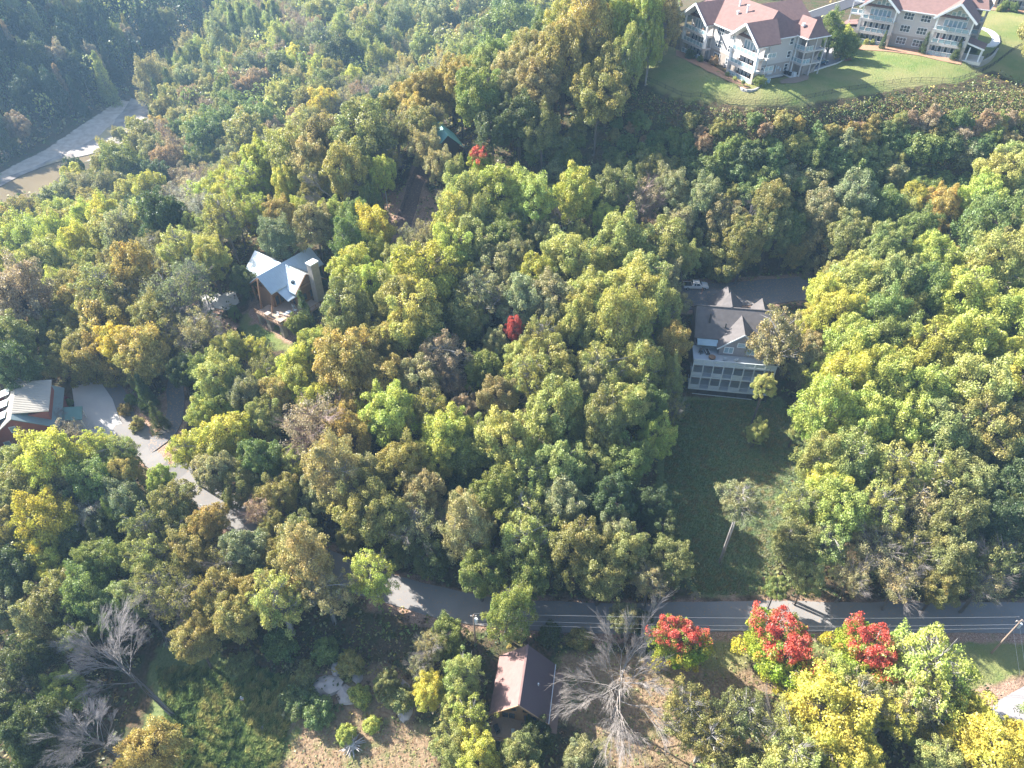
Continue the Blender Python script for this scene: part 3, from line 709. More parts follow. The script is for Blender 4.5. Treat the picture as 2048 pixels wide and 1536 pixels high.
# ---- timber and stone lodge
def lodge():
    O = Vector((-55.9, 135.5, 0)); zf = 14.0
    r = empty('timber_lodge', (-58.1, 136.5, 0), math.atan2(.81, .59), 'timber and stone lodge with blue grey metal roof and tall stone chimney', 'house')
    # local x along the main ridge, local -y towards the deck side (down slope, right of picture)
    L = 15.9; zr = 22.0; ze = 18.8; w = 3.9
    MB().slab([(0, 0, zr), (0, -w, ze), (L, -w, ze), (L, 0, zr)], .25).build('roof', M_METAL, r)
    MB().slab([(0, 0, zr), (L, 0, zr), (L, w+1.5, ze-1.2), (0, w+1.5, ze-1.2)], .25).build('roof', M_METAL, r)
    sm = MB()
    for k in range(27):
        x = .3+k*.585; sm.beam((x, -.02, zr+.02), (x, -w, ze+.03), .07, .07)
    tag(sm.build('roof_seam', M_METAL, r), kind='stuff')
    # rear wing
    MB().slab([(7.0, 9.4, zr+.05), (2.2, 9.4, 17.9), (2.2, -.0, 17.9), (7.0, .0, zr+.05)], .25).build('wing_roof', M_METAL, r)
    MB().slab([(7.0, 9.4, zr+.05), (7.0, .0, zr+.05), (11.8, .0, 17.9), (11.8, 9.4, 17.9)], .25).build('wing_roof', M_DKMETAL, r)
    MB().box(2.9, 2, 10.5, 11.2, 8.9, 17.9).build('wing_wall', M_TIMB, r)
    MB().prism([(2.9, 8.7, 17.8), (11.2, 8.7, 17.8), (7.0, 8.7, 21.6)], (0, .2, 0)).build('gable_wall', M_TIMB, r)
    # front gable
    gx0 = 7.7; hw = 3.9; gy = -7.6
    MB().slab([(gx0, gy, 21.6), (gx0-hw, gy, 18.0), (gx0-hw, -2.0, 18.0), (gx0, -.6, 21.6)], .25).build('front_gable_roof', M_METAL, r)
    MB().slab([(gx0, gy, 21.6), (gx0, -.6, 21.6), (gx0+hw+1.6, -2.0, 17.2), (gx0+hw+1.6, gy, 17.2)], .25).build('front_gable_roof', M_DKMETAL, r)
    sm = MB()
    for k in range(12): y = gy+.3+k*.56; sm.beam((gx0-.05, y, 21.62), (gx0-hw, y, 18.03), .07, .07)
    tag(sm.build('roof_seam', M_METAL, r), kind='stuff')
    MB().slab([(gx0-hw-2.0, -3.2, 18.6), (gx0-hw-2.0, -7.0, 17.0), (gx0-hw+1.6, -7.0, 17.1), (gx0-hw+1.6, -3.2, 18.7)], .2).build('porch_roof', M_METAL, r)
    MB().box(gx0-2.6, -5.6, 18.4, gx0-1.9, -4.9, 19.9).build('skylight', M_GLASS, r)
    MB().box(gx0-3.3, gy+.7, 10.5, gx0+3.6, -.5, 18.0).build('front_wall', M_TIMB, r)
    MB().prism([(gx0-3.3, gy+.72, 17.9), (gx0+3.6, gy+.72, 17.9), (gx0, gy+.72, 21.2)], (0, .2, 0)).build('gable_wall', M_CWALL, r)
    MB().beam((gx0-hw, gy+.05, 17.9), (gx0, gy+.05, 21.4), .2, .3).beam((gx0, gy+.05, 21.4), (gx0+hw+1.5, gy+.05, 17.2), .2, .3).beam((gx0-2.3, gy+.1, 19.2), (gx0+2.6, gy+.1, 19.2), .2, .2).build('gable_truss', M_TIMB, r)
    MB().box(.8, -2.6, 10.5, 15, 2.2, 18.6).build('main_wall', M_TIMB, r)
    for k, xx in enumerate((1.9, 3.2)):
        window(r, (xx, -2.62, zf+1.5), (0, -1, 0), .9, 2.3, 1, 1, frame=M_TIMB, name='glass_door')
    for k in range(3): window(r, (gx0-3.32, gy+2.0+k*1.7, zf+1.4), (-1, 0, 0), .9, 2.3, 1, 2, frame=M_TIMB)
    for k in range(2): window(r, (gx0-1.4+k*2.6, gy+.7, zf+1.6), (0, -1, 0), 1.5, 1.8, 1, 1, frame=M_TIMB)
    # chimney
    MB().box(gx0+.6, gy-1.7, 10, gx0+2.7, gy-.1, 24.0).build('chimney', M_STONE, r)
    MB().box(gx0+.45, gy-1.85, 24.0, gx0+2.85, gy+.05, 24.3).build('chimney_cap', M_WHITE, r)
    # deck on stone piers
    MB().box(-3.2, -9.4, zf-.3, gx0-3.3, -.4, zf).build('deck', M_DECK, r)
    MB().box(gx0-3.3, -10.6, zf-.32, gx0+.4, gy+.7, zf-.02).build('deck', M_DECK, r)
    railing(r, (-3.2, -9.4), (gx0-3.3, -9.4), zf, 1.05, M_TIMB, post=1.6)
    railing(r, (-3.2, -9.4), (-3.2, -.4), zf, 1.05, M_TIMB, post=1.6)
    railing(r, (gx0-3.3, -10.6), (gx0+.4, -10.6), zf, 1.05, M_TIMB, post=1.6)
    for x, y, s in ((-2.6, -1.0, .55), (-2.4, -4.2, .75), (-2.4, -8.8, .7), (1.6, -9.2, .55), (4.6, -10.0, .6)):
        MB().box(x-s*.8, y-s*.8, 7.5, x+s*.8, y+s*.8, zf+(1.0 if s > .6 else -.35)).build('stone_pier', M_STONE, r)
    for x, y, zt in ((.3, -3.5, 18.8), (.3, 3.6, 18.0), (-.2, -.3, 21.6)):
        MB().beam((x-1.2 if y < 3 else x, y-.2, zf), (x, y, zt), .32, .32).build('timber_post', M_TIMB, r)
    MB().beam((.1, -3.6, 18.5), (.1, .0, 21.5), .3, .3).beam((.1, 0, 21.5), (.1, 4.8, 17.6), .3, .3).build('gable_truss', M_TIMB, r)
    MB().beam((15.6, -3.6, 18.4), (15.6, -3.6, 12), .25, .25).build('timber_post', M_TIMB, r)
    T = Matrix.Translation(r.location) @ Matrix.Rotation(r.rotation_euler.z, 4, 'Z')
    def furn(nm, x, y, lab, cat, fn, rz=0):
        p = T @ Vector((x, y, zf)); o = empty(nm, p, r.rotation_euler.z+rz, lab, cat); fn(o); return o
    def tabl(o):
        MB().box(-.9, -.5, .68, .9, .5, .76).build('table_top', M_WHITE, o)
        for a in (-.8, .8):
            for b in (-.4, .4): MB().box(a-.04, b-.04, 0, a+.04, b+.04, .68).build('leg', M_WHITE, o)
    def chair(o, m=M_WHITE):
        MB().box(-.3, -.3, .38, .3, .3, .46).build('seat', m, o); MB().box(-.3, .24, .46, .3, .32, 1.0).build('backrest', m, o)
        for a in (-.26, .26):
            for b in (-.26, .26): MB().box(a-.03, b-.03, 0, a+.03, b+.03, .38).build('leg', m, o)
    furn('deck_table', .6, -7.4, 'pale long table in the middle of the lodge deck', 'table', tabl)
    furn('deck_chair', 2.6, -7.6, 'pale deck chair right of the long table on the lodge deck', 'chair', chair, .5)
    furn('deck_chair', 3.4, -6.2, 'pale deck chair against the wall of the lodge', 'chair', chair, 1.3)
    furn('deck_chair', -1.0, -5.8, 'pale deck chair at the open corner of the lodge deck near the railing', 'chair', chair, -1.2)
    return r
lodge()

# ---- brick house at the left edge
def brick_house():
    r = empty('brick_house', (-96.3, 97.2, 6), math.atan2(10.6, -4.4), 'red brick house with tan and green metal roofs at the left edge', 'house')
    L = 11.5   # x along the ridge away from the camera, -y towards the road
    MB().box(0, -6.0, -1.5, L, 6.5, 5.2).build('wall', M_BRICK, r)
    MB().prism([(.0, -6.0, 5.2), (.0, 6.5, 5.2), (.0, 0, 9.6)], (.3, 0, 0)).build('gable_wall', M_BRICK, r)
    MB().slab([(-.7, 0, 10), (-.7, 7.4, 4.8), (L+.6, 7.4, 4.8), (L+.6, 0, 10)], .22).build('roof', M_TANM, r)
    MB().slab([(-.7, 0, 10), (L+.6, 0, 10), (L+.6, -6.8, 5.0), (-.7, -6.8, 5.0)], .22).build('roof', M_GRNGREY, r)
    MB().slab([(.9, .02, 10.1), (L-.6, .02, 10.1), (L-.6, -5.9, 8.6), (.9, -5.9, 8.6)], .2).build('dormer_roof', M_TANM, r)
    MB().box(1.2, -5.4, 5.0, L-.9, -.5, 8.4).build('dormer_wall', M_BRICK, r)
    sm = MB()
    for k in range(17): x = 1.2+k*.55; sm.beam((x, -.05, 10.12), (x, -5.9, 8.62), .07, .06)
    tag(sm.build('roof_seam', M_TANM, r), kind='stuff')
    for k in range(3):
        x0 = 1.2+k*3.6; MB().slab([(x0, 1.5, 9.3), (x0+2.2, 1.5, 9.3), (x0+2.2, 7.2, 8.0), (x0, 7.2, 8.0)], .15).build('dormer_roof', M_GRNGREY, r)
        MB().box(x0+.2, 2.2, 5.5, x0+2.0, 6.7, 8.0).build('dormer_wall', M_BRICK, r)
        MB().box(x0+.15, 7.25, 8.0, x0+2.1, 7.4, 8.15).build('dormer_trim', M_WHITE, r)
    MB().slab([(2.6, -6.2, 4.2), (6.8, -6.2, 4.2), (6.8, -9.8, 3.2), (2.6, -9.8, 3.2)], .2).build('porch_roof', M_GREENM, r)
    for x in (2.9, 6.5): MB().box(x-.12, -9.6, -1, x+.12, -9.36, 3.1).build('porch_post', M_WHITE, r)
    window(r, (0, .9, 6.9), (-1, 0, 0), .9, 1.3, 1, 2, glass=M_GLASSP); window(r, (0, 3.2, 3.6), (-1, 0, 0), .9, 1.4, 1, 2, glass=M_GLASSP)
    window(r, (0, -3.0, 3.6), (-1, 0, 0), .9, 1.4, 1, 2)
    MB().box(-.12, -3.6, -1.5, 0, 2.2, .9).build('foundation', M_CONC, r)
    MB().box(-4.5, 3.5, -1.5, 0, 8.5, 2.2).build('side_wing', M_BRICK, r)
    MB().slab([(-5, 3.2, 2.4), (.3, 3.2, 2.9), (.3, 9, 2.9), (-5, 9, 2.4)], .2).build('wing_roof', M_GRNGREY, r)
    return r
brick_house()

# ---- grey shingled house above the shaded lawn
def grey_house():
    r = empty('grey_house', (38.0, 113.2, 0), math.atan2(-.14, .99), 'grey shingled house with two storeys of framed porches facing the shaded lawn', 'house')
    Lx = 16.6; D0 = 16.0
    MB().box(.6, 3.0, 4, Lx-.6, 17, D0).build('lower_wall', M_GWALL, r)
    MB().box(.8, 6.0, D0, Lx-.8, 16.5, 18.6).build('upper_wall', M_GWALL, r)
    MB().slab([(0, 5.5, 18.5), (Lx, 5.5, 18.5), (Lx, 11, 23), (0, 11, 23)], .25).build('roof', M_GSHING, r)
    MB().slab([(0, 11, 23), (Lx, 11, 23), (Lx, 17.2, 18.3), (0, 17.2, 18.3)], .25).build('roof', M_GSHING, r)
    MB().beam((0, 11, 23.05), (Lx, 11, 23.05), .3, .1).build('ridge_cap', M_GSHING, r)
    for x in (.1, Lx-.35): MB().prism([(x, 6, 18.4), (x, 16.5, 18.4), (x, 11, 22.7)], (.25, 0, 0)).build('gable_wall', M_GWALL, r)
    # front gable wing
    gx = 9.5; hw = 4.9
    MB().box(gx-4.3, 3.4, D0-.02, gx+4.3, 9, 18.2).build('wing_wall', M_GWALL, r)
    MB().prism([(gx-4.3, 3.41, 18.1), (gx+4.3, 3.41, 18.1), (gx, 3.41, 21.7)], (0, .25, 0)).build('gable_wall', M_GWALL, r)
    MB().slab([(gx-hw, 3.0, 18.0), (gx, 3.0, 22.1), (gx, 10.4, 22.1), (gx-hw, 6.0, 18.0)], .22).build('wing_roof', M_GSHING, r)
    MB().slab([(gx, 3.0, 22.1), (gx+hw, 3.0, 18.0), (gx+hw, 6.0, 18.0), (gx, 10.4, 22.1)], .22).build('wing_roof', M_GSHING, r)
    MB().beam((gx-hw, 2.95, 17.85), (gx, 2.95, 21.95), .12, .28).beam((gx, 2.95, 21.95), (gx+hw, 2.95, 17.85), .12, .28).build('bargeboard', M_GTRIM, r)
    window(r, (gx-2.4, 3.4, 17.5), (0, -1, 0), 1.7, 1.4, 2, 1, glass=M_GLASSP); window(r, (gx+2.2, 3.4, 17.5), (0, -1, 0), 1.7, 1.4, 2, 1, glass=M_GLASSP)
    window(r, (gx, 3.4, 19.0), (0, -1, 0), 1.6, .9, 1, 1, glass=M_GLASSP)
    # roof of the turret and of the entry behind the ridge
    MB().slab([(4.5, 10.5, 22.2), (7.4, 16.5, 23.4), (7.4, 11, 23.3)], .1).build('cross_gable_roof', M_GSHING, r)
    MB().slab([(3.6, 20, 18.6), (7.3, 20, 22.6), (7.3, 11.5, 22.6), (3.6, 14, 18.6)], .22).slab([(7.3, 20, 22.6), (11, 20, 18.6), (11, 14, 18.6), (7.3, 11.5, 22.6)], .22).build('cross_gable_roof', M_GSHING, r)
    MB().box(4.2, 16, 13, 10.4, 19.6, 18.5).build('rear_wall', M_GWALL, r)
    MB().slab([(12.6, 18, 18.6), (14.8, 18, 21.4), (14.8, 12.6, 21.4), (12.6, 15, 18.6)], .2).slab([(14.8, 18, 21.4), (17, 18, 18.6), (17, 15, 18.6), (14.8, 12.6, 21.4)], .2).build('cross_gable_roof', M_GSHING, r)
    for vx, vy, h in ((2.9, 8.3, 1.5), (6.2, 7.6, .5), (9.0, 4.6, .0), (12.0, 6.6, .4)):
        vz = 18.5+(vy-5.5)/5.5*4.5; MB().tube((vx, vy, vz-.2), (vx, vy, vz+.6+h), .14+.06*h, n=8).build('roof_vent', M_DARK, r)
    # lean-to glazed porch roof at the left of the terrace
    MB().slab([(.6, 3.9, 17.9), (4.9, 3.9, 17.9), (4.9, 6.0, 18.5), (.6, 6.0, 18.5)], .12).build('porch_roof', M_GLASSP, r)
    MB().box(0, 0, D0-.3, Lx, 6, D0+.01).build('deck', M_LATT, r)
    # porch frame: three levels
    lv = [D0, D0-3.4, D0-6.8]; nb = 8; xsn = [Lx*i/nb for i in range(nb+1)]
    for z in lv: MB().box(-.1, -.12, z-.35, Lx+.1, .12, z-.05).build('porch_beam', M_GTRIM, r)
    MB().box(-.1, -.1, D0+1.0, Lx+.1, .08, D0+1.12).build('hand_rail', M_GTRIM, r)
    for i, x in enumerate(xsn):
        MB().box(x-.11, -.11, D0-6.8, x+.11, .11, D0+1.05).build('porch_post', M_GTRIM, r)
    for z in lv[1:]:
        MB().box(0, .1, z-.32, Lx, 3.1, z-.08).build('porch_floor', M_LATT, r)
    for i in range(nb):
        x0, x1 = xsn[i]+.15, xsn[i+1]-.15
        MB().box(x0, -.04, D0+.08, x1, .04, D0+.95).build('lattice_panel', M_LATT, r)
        for z in lv[1:]:
            if i % 2 == 0: MB().box(x0, -.04, z+.02, x1, .04, z+.95).build('lattice_panel', M_LATT, r)
            MB().beam((x0, -.0, z+.98), (x1, -.0, z+.98), .08, .08).build('rail', M_GTRIM, r)
    for z in lv[1:]:
        for k in range(5): window(r, (1.8+k*3.2, 3.0, z+1.5), (0, -1, 0), 1.5, 1.2, 2, 1, frame=M_GTRIM)
        for x in (0.0, Lx): MB().beam((x, .1, z+.98), (x, 3, z+.98), .08, .08).build('rail', M_GTRIM, r)
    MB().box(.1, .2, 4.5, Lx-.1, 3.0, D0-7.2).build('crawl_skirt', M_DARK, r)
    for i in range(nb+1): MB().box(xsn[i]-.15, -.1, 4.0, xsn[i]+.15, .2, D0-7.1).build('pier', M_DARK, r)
    MB().beam((1, -.12, D0-8.4), (Lx-3, -.12, D0-8.6), .12, .14).build('skirt_rail', M_GTRIM, r)
    T = Matrix.Translation(r.location) @ Matrix.Rotation(r.rotation_euler.z, 4, 'Z')
    def chair(x, y, rz, lab, m):
        o = empty('terrace_chair', T @ Vector((x, y, D0+.02)), rz, lab, 'chair', 'chairs on the grey house terrace')
        MB().box(-.35, -.35, .35, .35, .3, .45).build('seat', m, o); MB().box(-.35, .22, .45, .35, .34, 1.1).build('backrest', m, o)
        for a in (-.3, .3):
            for b in (-.3, .28): MB().box(a-.04, b-.04, 0, a+.04, b+.04, .35).build('leg', m, o)
    chair(6.4, 1.6, 2.7, 'pale terrace chair below the left window of the grey gable', M_GTRIM)
    chair(8.6, 1.6, 3.4, 'pale terrace chair below the centre of the grey gable', M_GTRIM)
    chair(1.6, 3.4, .5, 'dark terrace chair near the glazed porch roof', M_DARK)
    o = empty('fire_table', T @ Vector((3.8, 2.0, D0+.02)), .3, 'round reddish table on the open corner terrace of the grey house', 'table')
    MB().tube((0, 0, .35), (0, 0, .5), .75, n=12).build('table_top', M_TIMB, o); MB().tube((0, 0, 0), (0, 0, .35), .5, n=10).build('pedestal', M_DARK, o)
    o = empty('planter', T @ Vector((2.9, 3.8, D0+.02)), .1, 'dark rectangular planter with pale rim on the grey house terrace', 'planter')
    MB().box(-.4, -.7, 0, .4, .7, .5).build('tub', M_DARK, o)
    for q in ((-.45, -.75, .5, -.3, .75, .58), (.3, -.75, .5, .45, .75, .58)): MB().box(*q).build('rim', M_GTRIM, o)
    return r
grey_house()

# ---- brown cabin near the bottom
def cabin():
    a = Vector((1.0, 46.5)); b = Vector((2.5, 55.9))
    r = empty('brown_cabin', (1.0, 46.5, 0), math.atan2(b.y-a.y, b.x-a.x), 'small brown cabin with steep rosy shingled roof beside the big bare tree', 'house')
    L = 9.6; w = 4.6   # x along the ridge, +y towards the left of the picture
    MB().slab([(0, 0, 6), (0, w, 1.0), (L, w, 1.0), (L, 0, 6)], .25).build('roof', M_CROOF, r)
    MB().slab([(0, 0, 6), (L, 0, 6), (L, -w, 1.0), (0, -w, 1.0)], .25).build('roof', mat('shaded_shingles', (.12, .085, .09), .9, .12, 4, bump=.3), r)  # same shingles with shade painted in, on the slope away from the sun
    MB().beam((0, 0, 6.04), (L, 0, 6.04), .3, .12).build('ridge_cap', M_CROOF, r)
    MB().box(.9, -4.0, -5, L-.3, 4.0, 1.2).build('wall', M_CWALL, r)
    MB().prism([(.9, -4.0, 1.2), (.9, 4.0, 1.2), (.9, 0, 5.5)], (.25, 0, 0)).build('gable_wall', M_CWALL, r)
    MB().prism([(L-.6, -4.0, 1.2), (L-.6, 4.0, 1.2), (L-.6, 0, 5.5)], (.25, 0, 0)).build('gable_wall', M_CWALL, r)
    MB().beam((-.05, 0, 5.8), (-.05, w, .85), .12, .28).beam((-.05, 0, 5.8), (-.05, -w, .85), .12, .28).build('bargeboard', M_CWALL, r)
    MB().beam((-.1, -w-.05, .9), (L, -w-.05, .9), .12, .12).build('gutter', M_WHITE, r)
    for y in (-1.7, 1.7):
        window(r, (.9, y, -.2), (-1, 0, 0), 2.0, 1.9, 2, 1, frame=M_CWALL); window(r, (.9, y*.8, 2.2), (-1, 0, 0), 1.7, 1.1, 1, 1, frame=M_CWALL)
    MB().box(-2.6, -4.0, -1.65, .9, 4.2, -1.45).build('deck', M_DECK, r)
    railing(r, (-2.6, -4.0), (-2.6, 4.2), -1.45, 1.0, M_TIMB); railing(r, (-2.6, 4.2), (.9, 4.2), -1.45, 1.0, M_TIMB)
    for y in (-3.8, 0, 4.0): MB().box(-2.6, y-.1, -6, -2.4, y+.1, -1.6).build('deck_post', M_TIMB, r)
    MB().tube((4.6, -2.4, 3.2), (4.6, -2.4, 4.0), .12, n=8).build('roof_vent', M_WHITE, r)
    T = Matrix.Translation(r.location) @ Matrix.Rotation(r.rotation_euler.z, 4, 'Z')
    o = empty('grill', T @ Vector((-1.2, 3.2, -1.45)), .4, 'black covered grill at the corner of the cabin deck', 'grill')
    MB().box(-.35, -.6, .3, .35, .6, .95).build('cabinet', M_BLACK, o); MB().box(-.3, -.5, .95, .3, .5, 1.15).build('hood', M_BLACK, o)
    for q in (-.5, .5): MB().box(-.3, q-.05, 0, .3, q+.05, .3).build('leg', M_BLACK, o)
    o = empty('deck_bench', T @ Vector((-1.6, .6, -1.45)), 1.6, 'pale wooden bench on the cabin deck', 'bench')
    MB().box(-.9, -.25, .4, .9, .25, .48).build('seat', M_GTRIM, o)
    for q in (-.75, .75): MB().box(q-.06, -.2, 0, q+.06, .2, .4).build('leg', M_GTRIM, o)
    sp = [T @ Vector(q) for q in ((0.5, -4.6, -2.9), (9.5, -4.6, -2.9), (9.5, -6.0, -2.9), (0.5, -6.0, -2.9))]
    tag(MB().prism([(p.x, p.y, hz(p.x, p.y)+.05) for p in sp], (0, 0, .1)).build('walkway', mat('brown_walk', (.30, .20, .16), .9, .1)), kind='structure')
cabin()
# ---- far cabin with a green roof among the trees
def green_cabin():
    p = at(886, 262, 36)
    r = empty('green_roof_cabin', (p.x, p.y, 28), R(20), 'small dark cabin with green metal roof almost hidden in the trees', 'house')
    MG = mat('teal_metal_roof', (.24, .47, .42), .4, .1, 1)
    MB().box(-3.2, -4.0, -1, 3.2, 3.6, 5.4).build('wall', M_DARK, r)
    MB().prism([(-3.2, -4.0, 5.3), (3.2, -4.0, 5.3), (0, -4.0, 8.3)], (0, .2, 0)).build('gable_wall', M_DARK, r)
    MB().slab([(0, -4.8, 8.8), (4.2, -4.8, 5.0), (4.2, 4.6, 5.0), (0, 4.6, 8.8)], .2).build('roof', MG, r)
    MB().slab([(0, -4.8, 8.8), (0, 4.6, 8.8), (-4.2, 4.6, 5.0), (-4.2, -4.8, 5.0)], .2).build('roof', MG, r)
    sm = MB()
    for k in range(13): y = -4.5+k*.75; sm.beam((0, y, 8.84), (4.2, y, 5.04), .08, .08).beam((0, y, 8.84), (-4.2, y, 5.04), .08, .08)
    tag(sm.build('roof_seam', MG, r), kind='stuff')
    window(r, (0, -4.0, 3.2), (0, -1, 0), 1.6, 1.4, 2, 1, frame=M_TIMB)
    MB().box(-2.6, -6.4, 1.6, 3.0, -4.0, 1.8).build('porch_floor', M_TIMB, r)
green_cabin()

# ------------------------------------------------------------------ vehicles
M_WPAINT = mat('white_car_paint', (.80, .80, .80), .25, .02, 1, spec=.6)
M_BPAINT = mat('dark_blue_car_paint', (.025, .07, .13), .25, .05, 1, spec=.6)
M_TYRE = mat('tyre_rubber', (.02, .02, .02), .9, .1)
M_RIM = mat('alloy_rim', (.5, .5, .5), .3, .1, metal=.7)
M_LAMP = mat('headlight_glass', (.75, .75, .72), .1, .05)
M_TAIL = mat('tail_light_red', (.45, .02, .02), .3, .05)
def vehicle(name, loc, rz, label, cat, paint, L, W, truck):
    r = empty(name, loc, rz, label, cat)
    hw = W/2
    def loft(prof, z_, ins, nm, m, par=r):
        pass
    # side profiles, x forward
    if truck:
        body = [(-L/2, .55), (-L/2, 1.15), (-.9, 1.15), (-.9, 1.15), (1.15, 1.18), (1.3, 1.2), (L/2-.25, 1.08), (L/2, .9), (L/2, .5)]
        cab = [(-.95, 1.12), (-.75, 1.86), (.75, 1.88), (1.45, 1.14)]
    else:
        body = [(-L/2, .5), (-L/2+.02, 1.0), (-L/2+.25, 1.05), (1.0, 1.02), (L/2-.3, .88), (L/2, .7), (L/2, .45)]
        cab = [(-L/2+.12, 1.0), (-L/2+.55, 1.62), (.35, 1.66), (1.2, 1.0)]
    MB().prism([(x, -hw, z) for x, z in body], (0, W, 0)).build('body', paint, r)
    b = MB(); ci = .16; n = len(cab); i0 = 0
    for s, ins in ((-1, .02), (1, .02)): pass
    lo, hi = hw-.04, hw-.2
    def cy_(z): return lo+(hi-lo)*(z-1.1)/.78
    for s in (-1, 1): b.v += [(x, s*cy_(z), z) for x, z in cab]
    b.f += [tuple(range(n)), tuple(range(2*n-1, n-1, -1))]+[(k, n+k, n+(k+1) % n, (k+1) % n) for k in range(n)]
    b.build('cabin', paint, r)
    top = [p for p in cab]
    # glass: windscreen, rear, sides
    def lerp(p, q, t): return (p[0]+(q[0]-p[0])*t, p[1]+(q[1]-p[1])*t)
    f0, f1 = cab[3], cab[2]; g0, g1 = cab[0], cab[1]
    for nm, p, q, dx in (('windscreen', f0, f1, .03), ('rear_window', g0, g1, -.03)):
        a = lerp(p, q, .12); c = lerp(p, q, .9)
        MB().quad((a[0]+dx, -cy_(a[1])+.1, a[1]+.02), (a[0]+dx, cy_(a[1])-.1, a[1]+.02), (c[0]+dx, cy_(c[1])-.08, c[1]+.02), (c[0]+dx, -cy_(c[1])+.08, c[1]+.02)).build(nm, M_GLASS, r)
    xm = (cab[1][0]+cab[2][0])/2
    for s in (-1, 1):
        for (xa, xb) in ((g0[0]+.42, xm-.06), (xm+.06, f0[0]-.42)):
            za, zb = cab[0][1]+.1, cab[1][1]-.1
            tb = .55 if xb > xm+.2 else 0; ta = .25 if xa < xm-.3 else 0
            MB().quad((xa, s*(cy_(za)+.012), za), (xb, s*(cy_(za)+.012), za), (xb-tb*.75, s*(cy_(zb)+.012), zb), (xa+ta*.3, s*(cy_(zb)+.012), zb)).build('side_window', M_GLASS, r)
    if truck:
        MB().box(-L/2+.1, -hw+.14, 1.152, -1.0, hw-.14, 1.17).build('bed_cover', M_BLACK, r)
        for s in (-1, 1): MB().box(-.6, s*(hw-.45)-.03, 1.9, .6, s*(hw-.45)+.03, 1.95).build('roof_rail', M_BLACK, r)
    for s in (-1, 1):
        MB().box(L/2-.2, s*(hw-.28)-.2, .78, L/2+.02, s*(hw-.28)+.2, .94).build('headlight', M_LAMP, r)
        MB().box(-L/2-.02, s*(hw-.2)-.12, .75, -L/2+.1, s*(hw-.2)+.12, 1.05).build('tail_light', M_TAIL, r)
        MB().box(.95, s*(hw+.1)-.1, 1.12, 1.15, s*(hw+.1)+.1, 1.28).build('mirror', paint, r)
    MB().box(L/2-.02, -hw+.3, .5, L/2+.06, hw-.3, .78).build('grille', M_BLACK, r)
    for x in (-L/2+1.0, L/2-.95):
        for s in (-1, 1):
            w = link('wheel', MB().tube((0, -.13, 0), (0, .13, 0), .38, n=16).mesh('wheel', M_TYRE), r, None, (x, s*(hw-.12), .38))
            MB().tube((0, -.15, 0), (0, .15, 0), .22, n=10).build('rim', M_RIM, w)
    return r
p = ground(1390, 577); vehicle('pickup_truck', (p.x, p.y, hz(p.x, p.y)+.14), R(-2), 'white crew cab pickup parked on the shaded road behind the grey house', 'pickup', M_WPAINT, 5.9, 2.0, True)
p = ground(1636, 130); vehicle('parked_suv', (p.x, p.y, hz(p.x, p.y)+.12), R(22), 'dark blue SUV parked half in shade beside the left apartment block', 'car', M_BPAINT, 4.7, 1.85, False)

